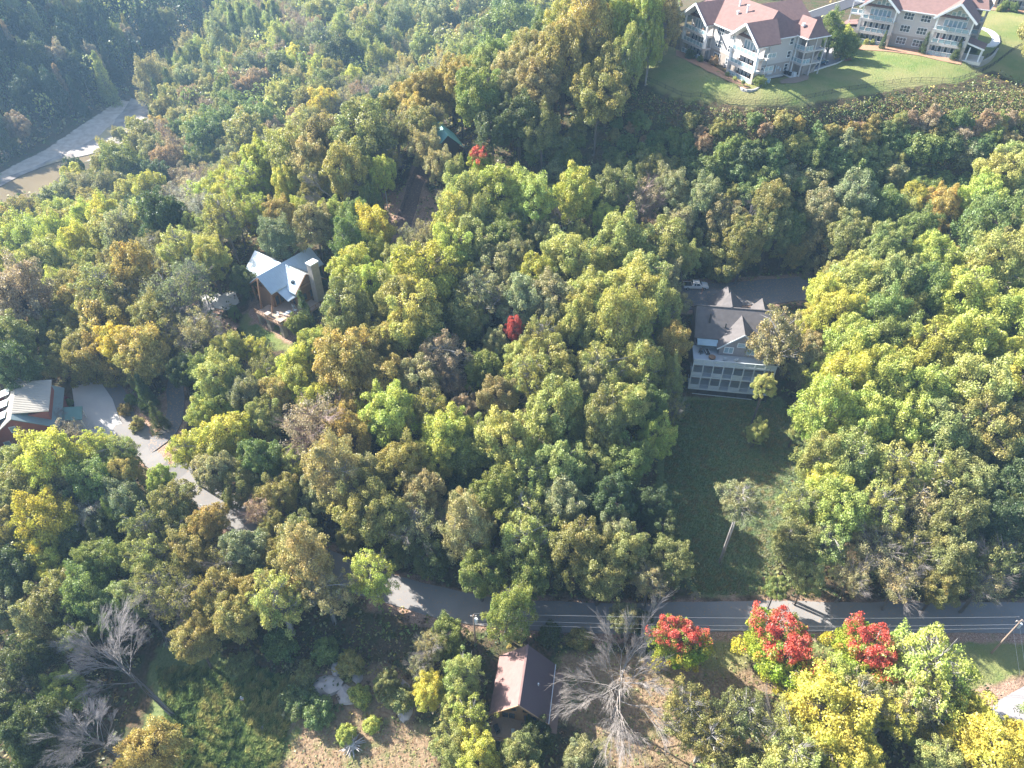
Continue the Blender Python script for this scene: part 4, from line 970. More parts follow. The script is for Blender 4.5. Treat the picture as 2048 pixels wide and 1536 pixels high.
# ------------------------------------------------------------------ people
def person(loc, rz, label, skin_c, shirt_c, trouser_c, hair_c, cap=None):
    r = empty('person', loc, rz, label, 'person')
    def skinned(name, pts, edges, rad, m, sub=1):
        me = bpy.data.meshes.new(name); me.from_pydata(pts, edges, []); o = link(name, me, None, None); o['keep'] = 1
        md = o.modifiers.new('skin', 'SKIN'); 
        for v, rr in zip(me.skin_vertices[0].data, rad): v.radius = (rr, rr)
        me.skin_vertices[0].data[0].use_root = True
        s = o.modifiers.new('sub', 'SUBSURF'); s.levels = s.render_levels = sub
        dg = bpy.context.evaluated_depsgraph_get(); nm = bpy.data.meshes.new_from_object(o.evaluated_get(dg)); bpy.data.objects.remove(o)
        nm.materials.clear(); nm.materials.append(m); nm.shade_smooth(); return link(name, nm, r)
    pts = [(0, 0, .95), (0, 0, 1.2), (0, 0, 1.42), (0, .01, 1.53), (0, .02, 1.66), (0, .02, 1.76)]; e = [(0, 1), (1, 2), (2, 3), (3, 4), (4, 5)]; rad = [.13, .13, .12, .06, .095, .06]
    for s in (-1, 1):
        i = len(pts); pts += [(s*.1, 0, .88), (s*.12, .02, .48), (s*.13, -.02, .1), (s*.13, .12, .05)]; e += [(0, i), (i, i+1), (i+1, i+2), (i+2, i+3)]; rad += [.1, .07, .045, .04]
        i = len(pts); pts += [(s*.19, 0, 1.4), (s*.25, 0, 1.12), (s*.24, .1, .9), (s*.24, .13, .82)]; e += [(2, i), (i, i+1), (i+1, i+2), (i+2, i+3)]; rad += [.06, .045, .032, .035]
        h = len(pts)-1
        for k in range(5):
            j = len(pts); dx = (k-2)*.018; ln = (.05, .075, .085, .078, .06)[k]; pts += [(s*.24+dx, .14+abs(k-2)*.002, .80), (s*.24+dx*1.3, .15, .80-ln)]; e += [(h, j), (j, j+1)]; rad += [.009, .007]
    skinned('body', pts, e, rad, mat('skin_%s' % round(skin_c[0], 2), skin_c, .6, .05))
    if shirt_c:
        sp = [(0, 0, .98), (0, 0, 1.22), (0, 0, 1.44)]; se = [(0, 1), (1, 2)]; sr = [.15, .15, .13]
        for s in (-1, 1): i = len(sp); sp += [(s*.2, 0, 1.4), (s*.24, 0, 1.2)]; se += [(2, i), (i, i+1)]; sr += [.075, .065]
        skinned('shirt', sp, se, sr, mat('shirt_%s' % shirt_c[2], shirt_c, .9, .05))
    tp = [(0, 0, .95)]; te = []; tr = [.15]
    for s in (-1, 1): i = len(tp); tp += [(s*.1, 0, .86), (s*.12, .02, .5)]; te += [(0, i), (i, i+1)]; tr += [.115, .09]
    skinned('shorts', tp, te, tr, mat('shorts_%s' % trouser_c[0], trouser_c, .9, .05))
    MB().ball((0, .0, 1.7), .112, 10, 7, sq=(1, 1.05, .9)).build('cap' if cap else 'hair', mat('cap_white', (.8, .8, .8), .8, .05) if cap else mat('brown_hair', hair_c, .8, .1), r, smooth=True)
    MB().ball((0, .125, 1.65), .02, 6, 4).build('nose', mat('skin_%s' % round(skin_c[0], 2), skin_c), r)
    return r
p = ground(1403, 588); person((p.x, p.y, hz(p.x, p.y)+.14), R(40), 'shirtless person standing beside the front of the white pickup', (.50, .26, .17), None, (.42, .2, .14), (.1, .06, .04))
p = ground(487, 1403); person((p.x, p.y, hz(p.x, p.y)+.02), R(190), 'person in light blue shirt and white cap standing at the meadow edge', (.5, .3, .22), (.36, .58, .68), (.5, .4, .38), (.1, .06, .04), cap=True)

# ------------------------------------------------------------------ poles and wires
M_POLE = mat('weathered_pole_wood', (.30, .23, .18), .9, .2, 3)
M_WIRE = mat('wire', (.45, .45, .46), .5, .05)
def pole(base_px, h, label, arms, transformer):
    p = ground(*base_px); z = hz(p.x, p.y); r = empty('utility_pole', (p.x, p.y, z), 0, label, 'utility pole', 'wooden utility poles beside the lower road')
    MB().tube((0, 0, -.5), (0, 0, h), .17, .11, n=8).build('post', M_POLE, r)
    for a, w in arms:
        MB().beam((-w, 0, a), (w, 0, a), .1, .12).build('crossarm', M_POLE, r)
        for q in (-w+.1, 0, w-.1): MB().tube((q, 0, a+.06), (q, 0, a+.26), .05, n=6).build('insulator', M_WHITE, r)
    if transformer: MB().tube((.35, 0, h-2.2), (.35, 0, h-1.2), .28, n=10).build('transformer', M_GTRIM, r)
    return Vector((p.x, p.y, z+h))
tp1 = pole((951, 1290), 9.6, 'utility pole with grey transformer in the foliage left of the brown cabin', [(9.2, .5)], True)
tp2 = pole((1983, 1306), 10.6, 'brown utility pole with guy wires on the grass verge at the right edge', [(10.1, .8)], True)
def wire(a, b, sag, label, name='power_line', r=.02):
    mb = MB(); N = 26; pr = a
    for i in range(1, N+1):
        t = i/N; q = a.lerp(b, t); q.z -= sag*4*t*(1-t); mb.tube(pr, q, r, n=3, cap=False); pr = q
    tag(mb.build(name, M_WIRE), label, 'power line', 'power lines along the lower road')
wire(tp2+Vector((0, .6, -.2)), tp1+Vector((0, .4, -.2)), .9, 'uppermost power line between the two utility poles')
wire(tp2+Vector((0, -.3, -.9)), tp1+Vector((0, -.2, -1.0)), 1.2, 'middle power line between the two utility poles')
wire(tp2+Vector((0, 0, -2.6)), tp1+Vector((0, 0, -2.6)), 1.3, 'lowest power line between the two utility poles')
wire(tp2+Vector((.2, 0, -.4)), tp2+Vector((40, 3, 0)), 1, 'power line running from the right utility pole out past the right edge')
g1 = at(2040, 1352, -.8); g2 = at(2052, 1350, -.8)
wire(tp2+Vector((0, 0, -3)), g1+Vector((0, 0, 0)), 0, 'left guy wire anchored in the leaf bank right of the pole', 'guy_wire')
wire(tp2+Vector((0, 0, -1)), g2, 0, 'right guy wire anchored in the leaf bank right of the pole', 'guy_wire')
p = ground(776, 421); r_ = empty('lamp_post', (p.x, p.y, hz(p.x, p.y)), 0, 'slim grey lamp post with white head left of the leaf covered path', 'lamp post')
MB().tube((0, 0, 0), (0, 0, 6.2), .12, .09, n=8).build('post', M_GTRIM, r_); MB().box(-.3, -.3, 6.2, .3, .3, 6.6).build('lamp_head', M_WHITE, r_)
# ------------------------------------------------------------------ trees: shared crown, limb and trunk meshes
def unit(v): return v/np.maximum(np.linalg.norm(v, axis=-1, keepdims=True), 1e-9)
def leaf_quads(pos, nrm, size, rng, asp=.62):
    n = len(pos); t = unit(np.cross(nrm, unit(rng.normal(size=(n, 3))))); b = np.cross(nrm, t)
    s = (size*rng.uniform(.65, 1.35, n))[:, None]; t = t*s*.5; b = b*s*.5*asp
    fold = nrm*s*.12
    return np.stack([pos-t, pos-b+fold, pos+t, pos+b+fold], 1)      # pointed, slightly cupped leaf clump
def lobes_for(kind, n, rng):
    i = np.arange(n)+.5; ph = i*2.399963; z = 1-1.75*i/n            # from the top to well below the middle
    if kind == 'conifer':
        zz = rng.uniform(-.95, 1, n); rad = (1-zz)/2*.72+.04; a = rng.uniform(0, 6.283, n)
        c = np.stack([np.cos(a)*rad*rng.uniform(.5, 1, n), np.sin(a)*rad*rng.uniform(.5, 1, n), zz], -1); return c, .14+.14*(1-zz)/2*rng.uniform(.7, 1.2, n)
    r = np.sqrt(np.maximum(0, 1-z*z)); d = np.stack([r*np.cos(ph), r*np.sin(ph), z], -1)
    d = unit(d+rng.normal(size=(n, 3))*.16); k = rng.uniform(.45, .9, n)**.8
    if kind == 'spread': k = rng.uniform(.3, 1.02, n); d[:, 2] *= .75
    c = d*k[:, None]
    w1 = rng.normal(size=3)*2.2; w2 = rng.normal(size=3)*4
    c = c*(1+.17*np.sin(c@w1+rng.uniform(0, 6))+.12*np.sin(c@w2+rng.uniform(0, 6)))[:, None]
    if kind == 'tall': c[:, :2] *= (1-.32*np.clip(c[:, 2:3], -.2, 1)); 
    lr = (rng.uniform(.12, .26, n) if n > 60 else rng.uniform(.2, .36, n)) if kind != 'spread' else rng.uniform(.09, .21, n)
    return c, lr
def crown_proto(name, kind, seed, n_lobes, n_leaves, size, shell=(.6, 1.05), up=.25):
    rng = np.random.default_rng(seed); c, lr = lobes_for(kind, n_lobes, rng)
    if kind != 'conifer':
        m = max(3, n_lobes//5); cc = unit(rng.normal(size=(m, 3)))*rng.uniform(.8, 1.12, (m, 1)); cc[:, 2] = np.abs(cc[:, 2])*.85-.1; c = np.vstack([c, cc]); lr = np.concatenate([lr, rng.uniform(.07, .15, m)])
    w = lr**2; w = w/w.sum(); k = rng.choice(len(c), n_leaves, p=w)
    ld = unit(c+1e-6)[k]
    d = unit(rng.normal(size=(n_leaves, 3))+ld*.75+np.array([0, 0, up]))
    rad = rng.uniform(shell[0], shell[1], n_leaves)**.7
    pos = c[k]+d*(lr[k]*rad)[:, None]
    wob = 1+.10*np.sin(pos[:, 0]*7+seed)*np.cos(pos[:, 1]*6+seed*2)+.06*np.sin(pos[:, 2]*11+seed)
    pos *= wob[:, None]
    nrm = unit(d*.75+rng.normal(size=(n_leaves, 3))*.7+np.array([0, 0, .3]))
    lob = rng.uniform(0, 1, len(c))[k]; rn = rng.uniform(0, 1, n_leaves); h = (pos[:, 2]+1)/2
    V = leaf_quads(pos, nrm, size, rng)
    return quads_mesh(name, V, np.stack([rn, lob, np.clip(h, 0, 1)], -1)), c
def tube_mesh(name, segs, n=4):
    v = []; f = []
    for p, q, r0, r1 in segs:
        p = np.array(p); q = np.array(q); d = q-p; L = np.linalg.norm(d)+1e-9; d = d/L
        a = np.cross(d, [0, 0, 1.] if abs(d[2]) < .9 else [1., 0, 0]); a /= np.linalg.norm(a); b = np.cross(d, a); i = len(v)
        for c, r in ((p, r0), (q, r1)):
            for k in range(n):
                t = 6.2832*k/n; v.append(tuple(c+(a*math.cos(t)+b*math.sin(t))*r))
        f += [(i+k, i+(k+1) % n, i+n+(k+1) % n, i+n+k) for k in range(n)]
    me = bpy.data.meshes.new(name); me.from_pydata(v, [], f); me.materials.append(M_BARK); me.update(); return me
def limbs_for(c, seed, frac=.8, r=.035):
    rng = random.Random(seed); segs = []; j = [np.array([0, 0, -.75]), np.array([rng.uniform(-.05, .05), rng.uniform(-.05, .05), -.2]), np.array([rng.uniform(-.1, .1), rng.uniform(-.1, .1), .35]), np.array([rng.uniform(-.12, .12), rng.uniform(-.12, .12), .7])]
    segs += [(j[0], j[1], r*1.5, r*1.2), (j[1], j[2], r*1.2, r*.8), (j[2], j[3], r*.8, r*.3)]
    for q in c:
        if rng.random() > frac: continue
        t = rng.uniform(0, .75); s = j[0]+(j[2]-j[0])*t if q[2] < .5 else j[2]
        m = s+(np.array(q)-s)*.5+np.array([rng.uniform(-.06, .06), rng.uniform(-.06, .06), rng.uniform(-.02, .1)])
        segs += [(s, m, r*.75, r*.45), (m, np.array(q)*1.02, r*.45, r*.15)]
        for _ in range(2):
            e = np.array(q)+np.array([rng.uniform(-.2, .2) for _ in range(3)]); segs.append((m, e, r*.3, r*.1))
    return segs
def bare_segs(seed, spread=1.0, levels=4, r0=.05, droop=0.0, start=-.9, nm=7, elev=(.35, 1.2), Lm=(.62, .85)):
    rng = random.Random(seed); out = []
    def grow(p, d, L, r, lev):
        m = p+d*L*.5+np.array([rng.uniform(-.1, .1) for _ in range(3)])*L*.5; e = m+unit(d+np.array([rng.uniform(-.2, .2) for _ in range(3)]))*L*.5
        out.append((p, m, r, r*.8)); out.append((m, e, r*.8, r*.55))
        if lev == 0: return
        nb = (5, 6, 5, 4, 3)[lev] if lev < 5 else 3
        for k in range(nb):
            a = rng.uniform(.35, 1.0) if k else 1.0; s = p+(e-p)*a
            v = unit(np.array([rng.gauss(0, 1) for _ in range(3)])); v = unit(d*1.25+v*spread*.75+unit(np.array([s[0], s[1], .15-droop]))*.45)
            grow(s, v, L*rng.uniform(.5, .82), max(.0024, r*.44), lev-1)
    base = np.array([0, 0, start])
    for k in range(nm):
        a = k*2.4+rng.random(); el = rng.uniform(*elev)
        d = np.array([math.cos(a)*math.cos(el), math.sin(a)*math.cos(el), math.sin(el)])
        s = base+np.array([0, 0, k*.09]); out.append((base, s, r0*1.5, r0*1.2)); grow(s, d, rng.uniform(*Lm), r0, levels)
    return out
PROTO = {}
for i in range(5):
    me, c = crown_proto('crown', 'round', 10+i, 90+6*i, 30000, .056, (.35, 1.15)); PROTO.setdefault('o', []).append((me, tube_mesh('limbs', limbs_for(c, i, .6))))
for i in range(4):
    me, c = crown_proto('crown', 'tall', 30+i, 90, 24000, .053, (.3, 1.2)); PROTO.setdefault('t', []).append((me, tube_mesh('limbs', limbs_for(c, i+9, .7, .03))))
for i in range(3):
    me, c = crown_proto('crown', 'spread', 50+i, 110, 15000, .055, (.25, 1.25)); PROTO.setdefault('s', []).append((me, tube_mesh('limbs', limbs_for(c, i+20, .95, .036))))
for i in range(3):
    rng_ = np.random.default_rng(70+i); me, c = crown_proto('crown', 'spread', 70+i, 90, 8000, .048, (.2, 1.3)); PROTO.setdefault('h', []).append((me, tube_mesh('limbs', limbs_for(c, i+40, .6, .032)+bare_segs(90+i, 1.0, 3, .03), 3)))
for i in range(2):
    me, c = crown_proto('crown', 'conifer', 80+i, 120, 14000, .055, (.3, 1.2), -.1); PROTO.setdefault('c', []).append((me, tube_mesh('limbs', limbs_for(c, i+60, .1))))
for i in range(4):
    me, c = crown_proto('crown', 'round', 100+i, 56, 9500, .105, (.4, 1.2), .5); PROTO.setdefault('v', []).append((me, tube_mesh('limbs', limbs_for(c, i+70, .2))))
for i in range(2):
    me, c = crown_proto('crown', 'round', 120+i, 90, 30000, .056, (.4, 1.15)); PROTO.setdefault('m', []).append((me, tube_mesh('limbs', limbs_for(c, i+80, .6))))
for i in range(3): PROTO.setdefault('b', []).append((None, tube_mesh('limbs', bare_segs(200+i, 1.0, 4, .026), 3)))
BIG_BARE = tube_mesh('limbs', bare_segs(207, 1.0, 4, .013, .05, -.38, 15, (.0, 1.1), (.5, .75)), 3)
FAN_BARE = [tube_mesh('limbs', bare_segs(220+i, .85, 4, .013, -.2, -1.0, 15, (.45, 1.45), (.7, 1.05)), 3) for i in range(2)]
for k, lst in PROTO.items():
    for me, _ in lst:
        if me: me.materials.append(M_MAPLE if k == 'm' else M_LEAF)
def trunk_mesh(seed):
    rng = random.Random(seed); pts = [np.array([rng.uniform(-1, 1)*.8*math.sin(t*3), rng.uniform(-1, 1)*.8*math.sin(t*3), t]) for t in (0, .25, .5, .75, 1.0)]
    pts[0][:2] = 0; pts[-1][:2] = 0; mb = MB()
    rr = (1.25, 1.0, .9, .78, .62)
    for k in range(4): mb.tube(pts[k], pts[k+1], rr[k], rr[k+1], n=7, cap=False)
    mb.tube((0, 0, -.12), pts[0], 1.3, 1.25, n=7, cap=False)
    return mb.mesh('trunk', M_BARK, True)
TRUNKS = [trunk_mesh(i) for i in range(4)]

# leaf colours (their own colour, unlit; XD has the bluff's shade painted in)
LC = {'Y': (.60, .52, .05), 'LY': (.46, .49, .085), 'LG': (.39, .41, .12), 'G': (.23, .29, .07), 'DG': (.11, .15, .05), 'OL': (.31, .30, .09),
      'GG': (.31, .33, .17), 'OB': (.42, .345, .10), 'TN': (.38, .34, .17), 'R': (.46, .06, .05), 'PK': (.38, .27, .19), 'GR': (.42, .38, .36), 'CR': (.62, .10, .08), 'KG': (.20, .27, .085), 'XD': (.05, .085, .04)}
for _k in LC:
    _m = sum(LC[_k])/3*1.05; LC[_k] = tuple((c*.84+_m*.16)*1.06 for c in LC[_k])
LN = {'Y': 'bright yellow', 'LY': 'yellow green', 'LG': 'light green', 'G': 'mid green', 'DG': 'dark green', 'OL': 'olive', 'GG': 'pale grey green', 'OB': 'orange brown',
      'TN': 'tan', 'R': 'crimson', 'PK': 'pinkish brown', 'GR': 'leafless grey', 'CR': 'red topped', 'KG': 'deep green', 'XD': 'shaded dark green'}
TN_ = {'o': ('broadleaf_tree', 'round crowned'), 't': ('poplar_tree', 'tall crowned'), 's': ('airy_tree', 'loose open'), 'h': ('thinning_tree', 'half bare'), 'c': ('cedar_tree', 'pointed evergreen'),
       'v': ('vine_covered_shrub', 'leafy mound shaped'), 'm': ('maple_tree', 'dense two coloured'), 'b': ('bare_tree', 'leafless')}
ZSC = {'o': 1.28, 't': 1.75, 's': 1.4, 'h': 1.35, 'c': 1.9, 'v': 1.0, 'm': 1.35, 'b': 1.15}
# x, y, radius in the picture; kind; colour; [height of crown centre]; [label]
T = '''100 1045 56 t Y 11|105 1125 44 o LY 7|45 985 50 o OL|25 1050 45 s OL|30 1150 50 o DG|65 1265 50 c GG|25 1350 52 h GG|10 1430 45 o DG|90 1460 60 o DG|60 1510 60 c DG|135 1378 40 o LY 5
310 1505 58 o OB 8|255 945 34 o OB|262 1000 40 o GG|322 960 36 o LY|350 1012 44 o OL|232 1028 34 o LY|300 1062 48 s OL|412 1052 52 o OB|375 1112 42 o OB|300 1118 48 s LG|205 1120 45 o G|175 1190 48 o G|325 1175 52 h OL|262 1195 40 o LG|440 1190 46 o OB|392 1285 42 o OB|500 1105 46 o GG|565 1115 38 o OL|610 1120 56 t TN|560 1200 58 s LG|650 1185 48 s TN|742 1150 52 s LY 8|520 1180 40 o OB|455 1120 42 h OL
100 1200 50 o OL|60 1320 45 o DG|160 1270 36 o G|225 1215 42 o G|210 1190 30 s GG|185 1035 40 h GR|160 1090 36 o DG|10 1220 45 o GG|110 930 56 o LY|45 935 42 o LG|192 900 48 s LY|180 970 48 o G|235 905 40 s LG|120 985 44 o TN|85 852 34 b GR 5|135 870 34 h GR 6|195 858 36 h LY|5 985 40 o OL
308 172 36 t TN|345 145 22 c DG|385 118 20 t LG|440 105 26 t GG|350 240 20 o OB|308 248 15 c DG|270 250 15 o LY|238 268 13 o OB|420 285 42 o G|395 265 28 o LG|285 290 36 o GG|222 312 32 o OL|245 340 40 o G|310 310 32 o GG|148 348 24 o DG|500 290 50 o OL 13|522 250 40 o G|400 335 24 o DG|430 322 20 o LY|335 330 30 o PK|375 300 24 h PK
560 140 24 o DG|510 165 22 o PK|582 187 25 o G|500 130 24 s GG|690 115 32 o DG|740 85 32 t LG|800 55 28 t GG|760 45 24 o G|882 40 28 o GG|935 35 26 t GG|650 30 30 o LG|640 75 28 s GG|600 60 24 h PK|560 90 24 t LG|470 60 24 c DG|850 95 26 o LG|720 40 22 o TN|590 120 20 o Y
655 218 34 o Y|640 292 48 o TN 12|722 282 62 o OL 13|700 340 50 o OL|775 212 36 o DG 12|830 235 32 o OB|852 175 34 o OB|800 165 32 h TN|935 130 42 o LG|1010 95 62 o G 14|1020 35 45 o G|960 195 48 o G|920 165 30 o OB|1130 120 58 o OB 14|1085 170 45 o TN|1170 60 50 t OB|1195 200 50 o OL|1240 60 38 t LY|1290 45 40 t LY|1330 40 32 t TN|1255 115 36 t LG|1215 150 40 o OL|1300 95 28 t LY|1040 235 42 o DG|1085 260 38 o OL|1030 240 20 o R|965 322 27 m CR 6|1020 350 14 o OB|1050 60 35 o G|1195 10 40 o DG|985 260 35 o DG|1100 20 40 o LG
850 300 30 o TN|870 232 32 s TN|620 205 30 o OL|560 200 30 o LG|770 320 30 h OL|590 320 50 o OL 12|600 265 30 o LG|695 215 28 h TN
35 365 30 o OL|55 430 33 o OB|112 418 28 o DG|115 388 22 o LY|182 440 34 o OB|140 425 14 o G|80 492 48 o LY 12|20 495 38 o LY|165 500 36 t Y|205 482 24 o LG|245 462 40 s TN|300 385 34 o LY|322 435 44 o DG|255 395 28 o LG|395 382 30 h GR|455 380 30 s LY|480 395 34 s LY|450 440 44 s LG|510 425 34 s LY|560 430 32 o OB|575 370 30 o LY|560 480 34 o GG|632 450 38 o TN|675 385 50 b GR 10|690 470 26 t G|750 462 42 o Y 9|745 510 30 o LY|410 420 35 h GR|360 500 40 s LG|300 500 34 h TN|420 520 34 o LG
40 600 58 o PK|30 685 45 o OL|92 535 45 o LG|122 572 30 o LY|205 580 50 s OL|270 555 48 o OB|350 598 60 h GG 12|380 552 34 h GG|215 650 58 o OB 8|140 690 36 o OL 5|160 735 36 o OL 5|285 715 58 o OB 9|215 718 46 o OB 6|330 680 52 h OL 9|400 660 46 h TN|250 600 40 s TN|105 650 42 s OL 7|30 740 45 o DG|290 790 30 c DG 4|312 832 28 c DG 4|275 762 30 o OL 4|360 745 32 o DG|110 730 32 o OL 5|245 690 40 o Y|310 640 40 o OB
510 700 30 s LY 7|440 762 44 o LG|530 735 32 h OL|462 812 34 o G|412 832 34 o LY|500 790 40 o GG|548 790 36 o OB|632 850 66 h PK 12|530 835 38 o LG|440 885 54 o LY 11|370 905 42 s LY|430 945 46 o TN|530 922 44 o G|480 975 38 o OL|560 985 40 o OL|520 1020 38 h PK|600 760 40 o LY|590 925 36 s LG
705 722 68 o OB 13|628 695 56 o LY 12|600 740 40 o LY|690 622 52 o OL|655 580 44 o LY|702 540 44 o LY|800 522 36 o LG|860 565 68 o LY 13|905 512 48 o LY|802 602 54 o OL|830 645 58 o LG|865 695 40 o G|770 690 45 o OL|762 758 50 o OB|832 765 45 o TN|890 712 44 s PK 12|905 770 34 s PK|930 640 40 o OL|962 592 50 s TN|988 545 44 o GG|950 492 48 o LG|905 452 42 t LG|962 442 40 t LG|925 398 42 o LG|1000 382 48 o LY|1031 655 19 t R 12|985 690 30 o GG|960 740 38 o G|1000 795 40 o TN|930 560 34 o OL|745 570 40 o LY|730 655 40 o OL|820 480 26 h TN|850 460 22 h TN
782 822 58 o LY|850 835 48 s OL|902 872 56 o LY|700 885 50 o OB|682 955 58 t TN 13|722 1005 56 o OL|645 985 38 o GG|802 935 48 o OL|850 980 44 o TN|930 905 48 o G|932 965 46 v KG|1010 885 60 o LG 13|1000 985 48 o G|930 1062 48 t TN 13|932 1015 34 t TN|832 1050 50 h GG|762 1040 54 o OL|700 1085 24 o OL 4|782 1112 28 o OL 4|862 1118 40 o DG 6|960 1140 46 o G|1052 1082 56 s LG|1060 1150 44 o G|1152 1102 58 o OL|1122 1012 50 o GG|1122 935 54 o LG|1102 825 58 o LG 13|1132 812 34 o LY|1200 862 54 t OL 13|1222 1002 48 o DG|1252 1100 48 o OL|1262 922 48 o G|1312 882 38 o LY 7|1292 1012 38 o DG|1282 1092 28 b PK 5|1342 1132 42 o OL|1202 1150 46 o OL|1300 1165 38 s TN|1190 930 42 o LG|870 915 40 o LY|1060 950 48 s LG|1230 1065 40 o GG|1330 1060 34 o DG
1062 562 40 o LY|1132 512 50 o LG|1242 492 54 o LG|1330 492 48 o LG|1412 495 42 o OL 5|1292 562 50 o LG|1328 560 34 o TN 8|1200 600 50 o LG|1262 605 58 o LG|1102 602 50 o TN|1052 602 48 o GG|1162 642 50 o LG|1082 682 45 s OL|1230 662 58 t LG|1312 642 46 t LG|1342 690 38 o OB 13|1102 732 50 o LG|1202 742 50 s LG|1292 742 48 t LG|1338 765 32 t OL|1182 765 42 o TN|1250 815 48 o LG|1062 765 50 s LG|1345 820 26 h OL|1010 480 38 o G|1040 520 34 o GG|1180 545 42 o LG|1190 685 40 o LG|1300 810 38 o G|1150 860 34 o LG|1010 600 40 h TN
1772 502 48 o LG|1832 472 40 o G|1862 522 45 o LY|1702 562 48 o LG|1792 572 56 o LG|1872 592 50 o G|1752 568 26 c DG|1652 590 42 o LY|1682 642 50 o LY|1752 642 50 o G|1632 645 36 o Y|1555 685 56 s TN 15|1615 735 38 o TN|1702 692 56 o LY|1782 682 50 o G|1852 702 58 o LY|1932 602 58 o LY|1992 542 58 o LG|2035 482 48 o OL|1972 472 54 o G|1905 480 30 b PK 6|1942 692 66 o LY 13|2022 642 58 o LY|1682 762 58 o LY|1762 762 58 o LY|1852 792 58 o LY|1942 782 66 o LG 13|2032 742 58 o LY|1652 832 58 t LY|1722 852 58 o LY|1802 852 54 o LY|1882 862 58 o LG|1962 872 58 o OL|2032 852 48 o OB|1645 922 48 t LG|1702 932 56 t LG|1782 942 56 s LG|1852 952 56 s LG|1932 962 50 o OL|2022 952 50 o DG|1605 1012 46 s LG|1672 1022 56 o LY|1752 1012 50 s LG|1832 1012 50 h TN|1902 1042 56 o OL|1982 1042 50 o DG|2040 1002 40 o G|1592 1092 44 o OL|1652 1092 48 s LG|1742 1092 50 h TN|1822 1102 50 h OL|1902 1122 52 o OL|1992 1122 50 h OL|1702 1152 38 h TN|1802 1162 42 h TN|1882 1172 38 o OL|1962 1172 38 h TN|1612 1160 34 o OL|1552 1178 22 o G|1640 770 36 t LY|1810 620 40 o LG|2040 560 40 o LG|1900 740 44 o LG|2050 900 40 o OB
1527 772 24 o LG 12|1512 868 22 o LG 4|1482 1000 44 s GG 18|1590 860 20 o LG 5
1822 402 34 o Y 6|1882 412 38 o OB|1962 402 46 o LY|2012 352 46 o LG|1762 422 42 o G|1702 402 46 o GG|1642 432 42 o TN|1652 500 44 o TN 6|1592 500 36 o OB 5|1702 482 46 o OL|1542 462 40 o OL|1542 402 38 o OL|1492 482 44 o OL|1442 442 40 o TN|1440 530 36 o OL 5|1478 500 38 o OB 5|1372 422 26 o Y 6|1502 412 26 b GR 6|1282 402 38 h PK|1232 382 38 o OL|1152 392 44 o LY|1132 432 26 b GR 5|1190 442 24 b PK 5|1062 402 48 o LY|1342 382 38 o GG|1302 342 34 o OL|1400 400 36 o GG|1350 450 34 o TN|1580 460 36 o G|1860 460 30 o OB
1015 1225 46 t G 9|1030 1190 30 o LG 8|895 1272 38 o G 3|862 1292 32 h TN|925 1345 42 t LG 7|862 1385 34 o Y 5|938 1440 46 s LY 6|900 1490 42 o LG|955 1515 48 o LY|1072 1482 38 o DG 4|1035 1510 40 o OL|1160 1512 42 t GG 6|1252 1242 32 o GG 5|1282 1250 24 o DG 4|1362 1292 50 m CR 6|1372 1420 56 s OL 8|1412 1475 50 s OL|1562 1300 68 m CR 8|1722 1305 58 m CR 7|1648 1440 86 o Y 10|1562 1450 56 h LG|1850 1350 84 s LY 10|1960 1490 80 o Y 8|2030 1500 50 o Y|1880 1520 46 o LG|1830 1400 50 s TN|1700 1520 60 o LY|1590 1520 60 s LG|905 1420 34 o LG 5
640 1425 28 v KG 1.2|722 1392 22 v LY 1|600 1402 30 v KG 1.2|770 1360 26 o OL 3|840 1330 28 h TN 5|690 1470 20 v LY 1|745 1450 16 v LY .8|560 1290 30 v G 1.5|650 1300 26 v G 1.5|700 1330 24 v OL 1.5|1100 1270 22 v DG 1|1160 1280 24 v OL 1|480 1330 24 v OL 1|800 1400 28 v OL 1.4|610 1350 22 v OL 1.2
1665 72 26 t G 6|1690 78 20 o LY 3|1700 96 20 o G 3|1685 100 14 o OB 2|1768 80 9 c DG 2.2|1850 88 11 c DG 2.4|1916 100 12 c DG 2.4|2007 14 9 o G 1|2030 16 9 o G 1
1880 95 7 v G .8|1890 100 6 v LG .7|1899 103 6 v LG .7|1733 84 5 v LG .6|1745 85 5 v LG .6|1455 149 4 v LG .5|1470 157 4 v LG .5|1487 165 4 v G .6|1520 162 12 v G 1.2|1428 122 8 v PK 1.1|1380 110 9 v DG .9|1400 118 6 v G .7|1812 76 7 v PK 1.4|1948 98 9 v DG .9|1938 98 6 v DG .8|1722 78 6 v DG .8|1998 18 6 v LG .6
467 628 13 o G 1.6|479 664 8 v DG .8|492 560 26 o DG 6|608 625 28 c DG 4|555 655 6 v G .6|567 665 6 v G .6|545 645 6 v G .6|600 650 20 o G 4|130 800 7 v R .9|138 806 8 v G .7|125 812 6 v G .6|250 820 12 v OB 1|275 850 14 v OB 1.2|262 800 12 v G 1'''
